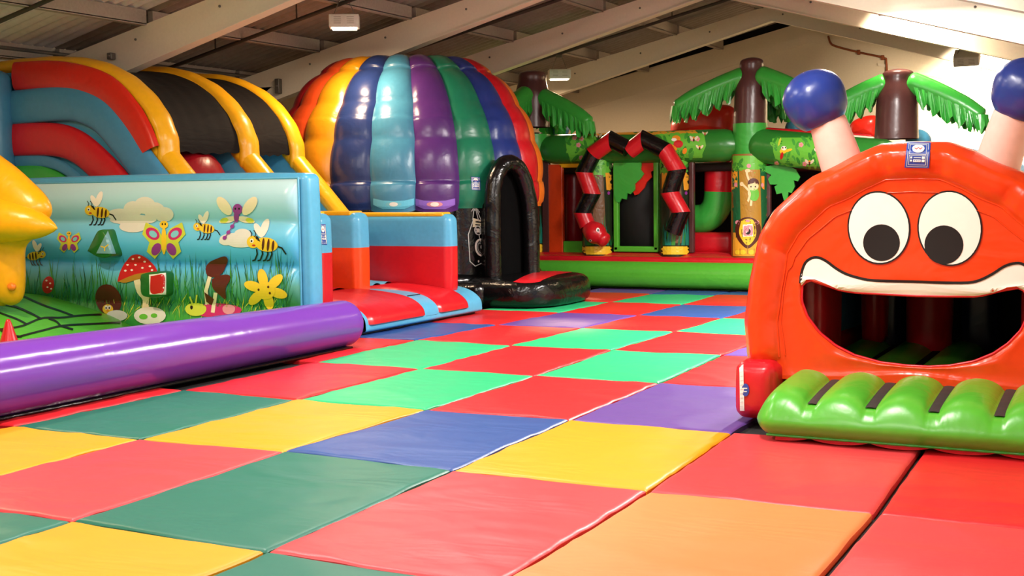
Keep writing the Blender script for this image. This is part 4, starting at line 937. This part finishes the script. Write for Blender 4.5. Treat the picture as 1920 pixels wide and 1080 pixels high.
# beams
def beam(a, b, r0, r1_, lab):
    m = MB(); K = 40
    def rad(t):
        e = min(t, 1 - t); return (r0 + (r1_ - r0) * t) * min(1, .30 + .70 * (min(1, e / .09)) ** .7)
    m.tube([a.lerp(b, k / K) for k in range(K + 1)], rad, n=28, cap=False)
    return m, part('beam', m, vinyl('beam_green', (44, 124, 44)), JUN, label=lab)
b1, b1o = beam(J(1002, 281), J(1402, 272), .255, .275, 'green front beam printed with jungle leaves')
b2, b2o = beam(J(1398, 270), J(1700, 300) + Vector((0, -.5, -.03)), .27, .31, 'green right beam printed with jungle leaves and a bird')
a = J(1428, 247); b = J(1640, 262) + Vector((0, -.3, 0)); m = MB(); m.tube([a, a.lerp(b, .5), b], .075, n=12); part('red_tube', m, RED, JUN, label='red tube lying on the right beam')
m = MB(); a = J(1600, 262) + Vector((0, -.35, .02)); b = J(1645, 266) + Vector((0, -.35, .02)); m.tube([a, b], .05, n=12); part('white_tube', m, CREAM, JUN, label='short pale tube end on the right beam')
# palm trunks with fronds
def frond(base, ang, L, drop, tip, r=.165):
    d = Vector((cos(ang), sin(ang), 0)); pts = [base, base + d * L * .35 + Vector((0, 0, -drop * .28)), base + d * L * .75 + Vector((0, 0, -drop * .68)), base + d * L + Vector((0, 0, -drop))]
    sp_ = spline(pts, 24); m = MB(); m.tube(sp_, lambda t: r * (1.05 - .35 * t), n=18)
    fr = part('frond', m, LEAF, JUN, label='green inflated palm frond')
    rg_ = random.Random(int(L * 1000 + ang * 77)); fl_ = MB()
    for side in (-1, 1):
        nrm = Vector((-d.y, d.x, 0)) * side
        top = []; bot = []; N = 42
        for k in range(N + 1):
            t = .06 + .94 * k / N; i = min(24, int(round(t * 24))); p = sp_[i] + (sp_[min(24, i + 1)] - sp_[i]) * (t * 24 - i if i < 24 and t * 24 > i else 0)
            rr = r * (1.05 - .35 * t); top.append(p + nrm * rr * .95 + Vector((0, 0, -.02)))
            ph = (k % 7) / 7; ln = .13 + .10 * sin(pi * min(1, t * 1.1)) + .17 * (1 - abs(2 * ph - 1) ** 1.2)
            bot.append(p + nrm * (rr * 1.05 + .05 * sin(k * 1.3)) + Vector((0, 0, -.03 - ln)) + d * .05)
        vv = top + bot + [q - nrm * .012 for q in top] + [q - nrm * .012 for q in bot]; M = N + 1
        ff = []
        for k in range(N):
            ff += [(k, k + 1, M + k + 1, M + k), (2 * M + k + 1, 2 * M + k, 3 * M + k, 3 * M + k + 1), (M + k, M + k + 1, 3 * M + k + 1, 3 * M + k)]
        fl_.add(vv, ff)
    e = sp_[-1]; tipm = []
    for k in range(9):
        h = ang - pi / 2 + pi * k / 8; q = e + Vector((cos(h), sin(h), 0)) * r * .72
        tipm.append((q, q + Vector((cos(h) * .03, sin(h) * .03, -.16 - .14 * (k % 2)))))
    fl_.add([a_ for a_, _ in tipm] + [b_ for _, b_ in tipm], [(k, k + 1, 10 + k, 9 + k) for k in range(8)])
    part('leaf_fringe', fl_, LEAF, fr, smooth=False)
def palm(pxl, pxr, py_top, pyb, pbl, pbr, band, fronds, lab, Y=CY):
    a, b = J(pxl, py_top, Y), J(pxr, py_top, Y); c0, c1_ = J(pbl, pyb, Y), J(pbr, pyb, Y)
    rt, rb = (b.x - a.x) / 2, (c1_.x - c0.x) / 2; ct = (a + b) / 2; cb = (c0 + c1_) / 2
    zt, zb = a.z, c0.z; m = MB()
    prf = [(rb, zb), (rb * .97, zb + (zt - zb) * .3), (rb * .75 + rt * .25, zb + (zt - zb) * .6), (rt * 1.04, zb + (zt - zb) * .82), (rt * 1.02, zt - .07), (rt * .9, zt - .015), (rt * .5, zt + .015), (.002, zt + .03)]
    q = spline([(r_, z_, 0) for r_, z_ in prf], 36)
    m.grid(lambda u, v: Vector((cb.x + (ct.x - cb.x) * v + max(.002, q[int(round(v * 36))].x) * cos(2 * pi * u), Y + max(.002, q[int(round(v * 36))].x) * sin(2 * pi * u), q[int(round(v * 36))].y)), 32, 36, cu=True)
    tr = part('palm_trunk', m, BRN, JUN, label=lab)
    if band:
        m2 = MB(); z0, z1 = J(1400, band[1], Y).z, J(1400, band[0], Y).z; m2.lathe((cb.x, Y, 0), [(rb * .98, z0 - .25), (rb * 1.02, z0), (rb * 1.02, z1)], n=30); part('trunk_collar', m2, LEAF, JUN, label='green collar under a palm trunk')
    for (ang, L, dr, pyz) in fronds:
        z = J(1400, pyz, Y).z
        frond(Vector((ct.x + cos(ang) * rt * .95, Y + sin(ang) * rt * .95, z)), ang, L, dr, 0)
    return tr
R_ = radians
palm(1390, 1432, 112, 235, 1376, 1438, (232, 262), [(R_(192), 1.02, .42, 146), (R_(-14), .95, .42, 146), (R_(80), .9, .4, 146)], 'brown palm trunk at the corner post')
palm(976, 1022, 136, 240, 968, 1028, (238, 262), [(R_(190), .9, .36, 166), (R_(-100), .55, .34, 160), (R_(-10), .92, .44, 166), (R_(90), .8, .4, 166)], 'dark brown palm trunk behind the striped dome')
palm(1656, 1714, 134, 262, 1640, 1722, None, [(R_(188), .92, .42, 172), (R_(-8), 1.0, .52, 172), (R_(95), .8, .4, 172)], 'brown palm trunk seen right of the left antenna')
# clear sleeve on the corner palm top
# leaves and flowers printed on the beams
rg = random.Random(11)
def leafy(x0, x1, y0, y1, n, flowers=4):
    sh = [([(x0, y0 + 2), (x0 + 12, y0), (x1, y0), (x1 + 4, (y0 + y1) / 2), (x1 - 6, y1), (x0 + 10, y1), (x0 + 2, (y0 + y1) / 2)], 'ink_leaf')]
    for k in range(n):
        x, y = rg.uniform(x0, x1), rg.uniform(y0, y1); h = rg.uniform(.6, 2.4)
        sh.append((ell(x, y, rg.uniform(6, 11), rg.uniform(2.2, 3.8), h, 10), rg.choice(['ink_leaf', 'ink_midgreen', 'ink_green', 'ink_leaf'])))
    for k in range(flowers):
        x, y = rg.uniform(x0 + 3, x1 - 3), rg.uniform(y0 + 3, y1 - 3)
        sh += [(ell(x + 2.6 * cos(q * 1.257), y + 2.6 * sin(q * 1.257), 2.2, 2.2, 0, 8), 'ink_rose') for q in range(5)] + [(ell(x, y, 1.3, 1.3, 0, 8), 'ink_orange')]
    return sh
def flyer(x, y, s, body='ink_brown'):
    return [(ell(x - 3 * s, y - 2 * s, 1.6 * s, 3.4 * s, -.7, 10), 'ink_cream'), (ell(x + 3 * s, y - 2 * s, 1.6 * s, 3.4 * s, .7, 10), 'ink_cream'), (ell(x, y, 1.3 * s, 2.6 * s, 0, 10), body), (ell(x, y - 2.6 * s, 1.3 * s, 1.2 * s, 0, 10), 'ink_orange')]
decal('leaf_print', b1o, leafy(1060, 1112, 254, 302, 26, 4) + [([(1090, 247), (1225, 245), (1225, 252), (1092, 254)], 'ink_sunset')] + flyer(1122, 257, 1.3), b1, eps=8, label='printed leaves and flowers on the left half of the front beam')
par = [(ell(1268, 260, 8, 6), 'ink_orange'), (ell(1264, 262, 5, 3), 'white'), (ell(1272, 270, 9, 7), 'ink_red'), (ell(1262, 276, 9, 4, .6), 'ink_orange'), (ell(1284, 283, 4, 6, .4), 'ink_orange')]
decal('leaf_print', b1o, [([(1215, 245), (1310, 243), (1310, 251), (1215, 253)], 'ink_sunset')] + leafy(1232, 1320, 250, 296, 40, 3) + par + flyer(1301, 262, 1.5) + flyer(1312, 278, 1.3) + flyer(1322, 252, 1.0, 'ink_red'), b1, eps=8, label='printed leaves, orange bird and insects on the front beam')
bird = [(ell(1469, 283, 7, 5, -.2), 'ink_yellow'), (ell(1470, 278, 5, 4), 'white'), (ell(1466, 292, 3, 7, .2), 'ink_red'), (ell(1478, 282, 8, 2.4, -.3), 'ink_yellow'), (ell(1462, 266, 2, 8, .3), 'ink_lime'), (ell(1468, 277, 1.2, 1.5), 'black'), (ell(1473, 277, 1.2, 1.5), 'black')]
decal('leaf_print', b2o, leafy(1448, 1560, 258, 312, 60, 5) + bird + flyer(1518, 306, 1.6) + flyer(1533, 284, 1.2), b2, eps=8, label='printed leaves and a small parrot on the right beam')
def jungle(x0, x1, yt, yb, foot=True):
    sh = [([(x0, yt), (x1, yt), (x1, yt + 26), ((x0 + x1) / 2, yt + 36), (x0, yt + 26)], 'ink_leaf')]
    sh += [([(x0 + 3, yt + 24), (x0 + 17, yt + 24), (x0 + 15, yt + 58), (x0 + 3, yt + 62)], 'ink_sunset'), ([(x1 - 14, yt + 24), (x1, yt + 24), (x1, yt + 58), (x1 - 12, yt + 56)], 'ink_sunset'),
           ([(x0 + 20, yt + 28), (x1 - 18, yt + 28), (x1 - 12, yb - 18), (x0 + 16, yb - 18)], 'ink_trunk')]
    for k in range(16):
        x = rg.uniform(x0, x1); y = yb - 14; h = rg.uniform(24, 60); l_ = rg.uniform(-8, 8)
        sh.append(([(x - 2, y), (x + l_, y - h), (x + 2.5, y)], rg.choice(['ink_dkgreen', 'ink_teal', 'ink_midgreen'])))
    for k in range(8): sh.append((ell(rg.uniform(x0, x1), rg.uniform(yt + 2, yt + 26), 6, 2.6, rg.uniform(0, 3), 9), rg.choice(['ink_midgreen', 'ink_leaf'])))
    sh += [(ell(x0 + 10, yt + 12, 2.6, 2.6, 0, 8), 'ink_rose'), (ell(x1 - 8, yt + 62, 2.6, 3.4, 0, 8), 'ink_purple')]
    if foot: sh.append(([(x0 - 2, yb - 12), (x1 + 2, yb - 12), (x1 + 2, yb + 3), (x0 - 2, yb + 3)], 'ink_yellow'))
    return sh
decal('jungle_print', plo, jungle(974, 1018, 300, 470), pl, eps=8, label='printed jungle trees on the post')
decal('jungle_print', p1o, jungle(1094, 1149, 300, 474), p1, eps=8, label='printed jungle trees with a yellow foot band')
decal('jungle_print', p2o, jungle(1238, 1294, 300, 474), p2, eps=8, label='printed jungle trees with a yellow foot band')
# corner post: tree, climbing child in green, yawning lion
tr_ = [([(1370, 292), (1442, 292), (1442, 318), (1406, 330), (1370, 318)], 'ink_leaf'), ([(1370, 316), (1386, 316), (1390, 440), (1370, 452)], 'ink_dkgreen'), ([(1424, 316), (1442, 316), (1442, 450), (1426, 440)], 'ink_dkgreen'), ([(1372, 320), (1383, 320), (1383, 352), (1372, 356)], 'ink_sunset'), ([(1427, 330), (1433, 330), (1433, 356), (1428, 352)], 'ink_orange'), ([(1386, 318), (1425, 318), (1428, 440), (1390, 440)], 'ink_tan'), ([(1370, 436), (1442, 436), (1442, 480), (1370, 480)], 'ink_sunset')]
for k in range(10): tr_.append((ell(rg.uniform(1376, 1436), rg.uniform(296, 318), 7, 3, rg.uniform(0, 3), 9), rg.choice(['ink_midgreen', 'ink_leaf', 'ink_green'])))
tr_ += [(ell(1404, 311, 4, 4), 'ink_rose'), (ell(1380, 346, 3, 4), 'ink_rose'), (ell(1429, 347, 2.5, 4), 'ink_rose')]
decal('jungle_print', p3o, tr_, p3, eps=8, off=.004, label='printed tree and leaves on the corner post')
ch = [(ell(1408, 362, 6, 8), 'ink_skin')] + [(q, 'ink_skin') for q in stroke([(1405, 358), (1397, 350), (1392, 345)], 4) + stroke([(1405, 340), (1401, 328), (1400, 322)], 4) + stroke([(1406, 366), (1403, 376), (1400, 380)], 4) + stroke([(1409, 374), (1408, 384), (1408, 390)], 4)]
ch += [(ell(1391, 345, 3.5, 4), 'ink_skin'), (ell(1402, 320, 5, 3.4), 'ink_skin'), (ell(1397, 380, 5.5, 5), 'ink_tan'), (ell(1408, 391, 6, 5), 'ink_tan'), (smooth2([(1406, 356), (1416, 353), (1422, 358), (1422, 370), (1416, 377), (1407, 374), (1408, 364)], 20), 'ink_leaf'), (ell(1412, 349, 10, 8), 'ink_skin'), (smooth2([(1402, 346), (1404, 338), (1413, 334), (1421, 338), (1422, 346), (1414, 343), (1408, 345)], 20), 'ink_brown'), (ell(1408, 350, 1.2, 1.6), 'black'), (ell(1416, 350, 1.2, 1.6), 'black')]
decal('child_print', p3o, ch, p3, eps=6, off=.008, label='printed climbing child in a green tunic')
lion = [(ell(1383, 417, 4, 4), 'ink_rose'), (ell(1419, 417, 4, 4), 'ink_rose'), (smooth2([(1386, 412), (1400, 407), (1416, 411), (1426, 425), (1424, 445), (1412, 460), (1402, 466), (1392, 460), (1382, 446), (1379, 426)], 36), 'ink_brown'), (smooth2([(1390, 414), (1402, 410), (1413, 414), (1418, 436), (1412, 452), (1402, 460), (1393, 452), (1386, 436)], 30), 'ink_yellow'), ([(1393, 421), (1411, 420), (1412, 443), (1393, 444)], 'white'), (smooth2([(1395, 424), (1410, 423), (1411, 440), (1402, 442), (1394, 440)], 20), 'ink_rose'), (ell(1402, 434, 5.5, 6), 'black'), (ell(1402, 431, 2, 4), 'ink_rose'), (ell(1402, 414, 4, 2.4), 'ink_rose')]
lion += [(ell(x, 473, 5.5, 4.5), 'ink_yellow') for x in (1384, 1393, 1409, 1419)] + [(q, 'ink_tan') for q in stroke([(1388, 466), (1388, 476)], 1.2) + stroke([(1414, 466), (1414, 476)], 1.2) + stroke([(1402, 462), (1402, 476)], 1.2)]
decal('lion_print', p3o, lion, p3, eps=6, off=.008, label='printed yawning lion with a brown mane')
# snake over the entrance
def snake(px, lab, colors):
    P = [J(x, y, CY - .36) for x, y in px]
    for k in range(len(P) - 1):
        a, b = P[k], P[k + 1]; t = (b - a).normalized()
        def cut(i):
            if i == 0: return t
            if i == len(P) - 1: return t
            return ((P[i] - P[i - 1]).normalized() + (P[i + 1] - P[i]).normalized()).normalized()
        m = MB(); n0, n1 = cut(k), cut(k + 1); up = Vector((0, 1, 0)); sd = t.cross(up).normalized(); r = .142
        def fn(u, v):
            h = 2 * pi * u; o = (sd * cos(h) + up * sin(h)) * r
            qa = a + o - t * (o.dot(n0) / max(.35, t.dot(n0))); qb = b + o - t * (o.dot(n1) / max(.35, t.dot(n1)))
            return qa.lerp(qb, v)
        m.grid(fn, 24, 8, cu=True)
        if k == 0 or k == len(P) - 2:
            o0 = len(m.v); e = a if k == 0 else b
            m.grid(lambda u, v: e + (sd * cos(2 * pi * u) + up * sin(2 * pi * u)) * r * (1 - v * .999), 24, 2, cu=True)
        part('snake_segment', m, (RED, BLK)[colors[k]], JUN, label=lab[colors[k]])
SL = ('red segment of the zigzag snake', 'black segment of the zigzag snake')
snake([(1177, 279), (1147, 263), (1113, 288), (1095, 323), (1110, 363), (1092, 399), (1102, 424)], SL, [1, 0, 1, 0, 1, 0])
snake([(1180, 283), (1207, 262), (1247, 282), (1270, 319), (1256, 361), (1277, 398), (1262, 436)], SL, [0, 1, 0, 1, 0, 1])
a = J(1104, 427, CY - .38); b = J(1133, 450, CY - .42); m = MB(); m.tube(spline([a, a.lerp(b, .35), a.lerp(b, .7), b], 16), lambda t: .13 + .06 * sin(pi * min(1, t * 1.15 + .05)), n=20)
sh_ = part('snake_head', m, RED, JUN, label='red snake head hanging beside the entrance'); SHM = m
decal('eye_print', sh_, [(ell(1121, 431, 3.2, 4), 'white'), (ell(1121.5, 432, 1.8, 2.4), 'black'), (ell(1107, 451, 2.6, 2.2), 'white'), (ell(1107, 451, 1.4, 1.3), 'black')], SHM, eps=5, label='printed snake eyes')
# openings: frames, flaps, inner tubes and the dark room behind
m = MB()
Z1 = J(1200, 300).z
def col(px0, px1, py0, py1, mt, name, lab=None, Y=CY, d=.1):
    a, b = J(px0, py1, Y), J(px1, py0, Y); q = MB(); q.rbox((a.x, Y - d / 2, a.z), (b.x, Y + d / 2, b.z), .02, n=3); return part(name, q, mt, JUN, label=lab)
col(1019, 1031, 300, 474, BRN, 'brown_frame'); col(1031, 1056, 308, 474, vinyl('frame_orange', (214, 66, 22)), 'orange_frame', 'orange upright of the left opening')
col(1050, 1096, 306, 315, YEL, 'top_trim'); col(1152, 1160, 300, 470, GRN, 'door_frame', 'green door frame'); col(1227, 1236, 300, 470, GRN, 'door_frame', 'green door frame'); col(1152, 1236, 462, 472, GRN, 'door_frame', 'green door frame')
col(1293, 1302, 296, 474, BRN, 'brown_frame'); col(1436, 1446, 310, 474, BRN, 'brown_frame'); col(1058, 1096, 452, 474, GRN, 'low_sill')
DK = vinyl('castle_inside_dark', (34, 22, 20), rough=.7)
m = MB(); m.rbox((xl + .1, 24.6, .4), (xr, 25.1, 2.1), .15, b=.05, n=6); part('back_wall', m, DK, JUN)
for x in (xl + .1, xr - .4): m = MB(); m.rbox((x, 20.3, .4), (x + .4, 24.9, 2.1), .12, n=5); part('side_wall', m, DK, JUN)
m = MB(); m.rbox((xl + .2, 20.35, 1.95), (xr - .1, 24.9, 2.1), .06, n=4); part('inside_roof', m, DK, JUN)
m = MB(); a, b = J(1160, 464, 20.12), J(1227, 303, 20.12); m.box((a.x, 20.10, a.z), (b.x, 20.13, b.z)); part('door_net', m, vinyl('net_black', (22, 22, 20), rough=.8), JUN, label='dark net across the entrance')
def flap(px, mt, lab, Y, th=.04, name='leaf_flap'):
    q = MB(); q.prism([J(x, y, Y) for x, y in px], (0, th, 0)); return part(name, q, mt, JUN, label=lab, smooth=False)
flap([(1150, 296), (1203, 298), (1201, 318), (1207, 326), (1200, 336), (1190, 345), (1190, 356), (1182, 364), (1176, 362), (1174, 374), (1165, 372), (1161, 380), (1155, 378), (1151, 366)], LEAF, 'green leaf flap in the entrance', 19.93)
flap([(1194, 303), (1230, 301), (1228, 318), (1220, 322), (1222, 332), (1212, 342), (1208, 352), (1197, 364), (1190, 366), (1186, 358), (1192, 350), (1182, 336), (1190, 328)], SCAR, 'orange red leaf flap in the entrance', 19.99)
flap([(1432, 312), (1470, 308), (1492, 318), (1500, 332), (1496, 340), (1488, 338), (1490, 350), (1484, 362), (1478, 360), (1476, 374), (1470, 376), (1466, 362), (1456, 364), (1452, 350), (1458, 346), (1444, 346), (1440, 336), (1446, 328), (1434, 322)], LEAF, 'green leaf flap right of the corner post', 19.9)
# inner tubes seen through the right and left openings
m = MB(); m.tube(spline([J(1348, 300, 20.7), J(1348, 345, 20.7), J(1344, 385, 20.7), J(1325, 408, 20.7), J(1295, 412, 20.7)], 24), .25, n=22, mi=lambda u, v: 1 if u < .36 else 0)
part('inner_tube', m, [LEAF, RED], JUN, label='bent green and red tube inside the right opening')
m = MB(); a, b = J(1292, 474, 20.5), J(1374, 436, 20.5); m.rbox((a.x, 20.45, a.z), (b.x, 20.9, b.z), .1, n=5); part('inner_bolster', m, RED, JUN, label='red bolster inside the right opening')
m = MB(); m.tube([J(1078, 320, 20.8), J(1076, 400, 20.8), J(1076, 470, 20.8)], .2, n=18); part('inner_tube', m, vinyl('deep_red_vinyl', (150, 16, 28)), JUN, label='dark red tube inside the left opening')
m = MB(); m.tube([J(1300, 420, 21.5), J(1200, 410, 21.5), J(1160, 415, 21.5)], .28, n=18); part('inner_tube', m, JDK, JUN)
# shapes rising behind the beam
m = MB(); pp = [J(x, y, 21.6) for x, y in ((1258, 250), (1262, 228), (1285, 208), (1320, 196), (1355, 196), (1378, 206), (1380, 250))]; q = spline(pp, 30) ; m.puff(q + [], J(1325, 236, 21.6), (0, -1, 0), .3, rings=6, back=.8); part('rear_arch', m, SCAR, JUN, label='red orange arch rising behind the front beam')
m = MB(); pp = [J(x, y, 21.6) for x, y in ((1590, 255), (1596, 232), (1610, 222), (1636, 216), (1650, 225), (1652, 262))]; q = spline(pp, 24); m.puff(q, J(1624, 242, 21.6), (0, -1, 0), .2, rings=5, back=.8); part('rear_arch', m, SCAR, JUN, label='red orange arch behind the right palm')
for px_, py_, Y_, lab in ((1047, 240, 21.2, 'blue ball end behind the left palm'), (1495, 243, 21.2, 'blue ball end behind the left antenna'), (1722, 268, 21.2, 'blue ball end behind the right palm')):
    m = MB(); m.ball(J(px_, py_, Y_), .21, .21, .22, n=20); part('rear_ball', m, BANDBLU, JUN, label=lab)
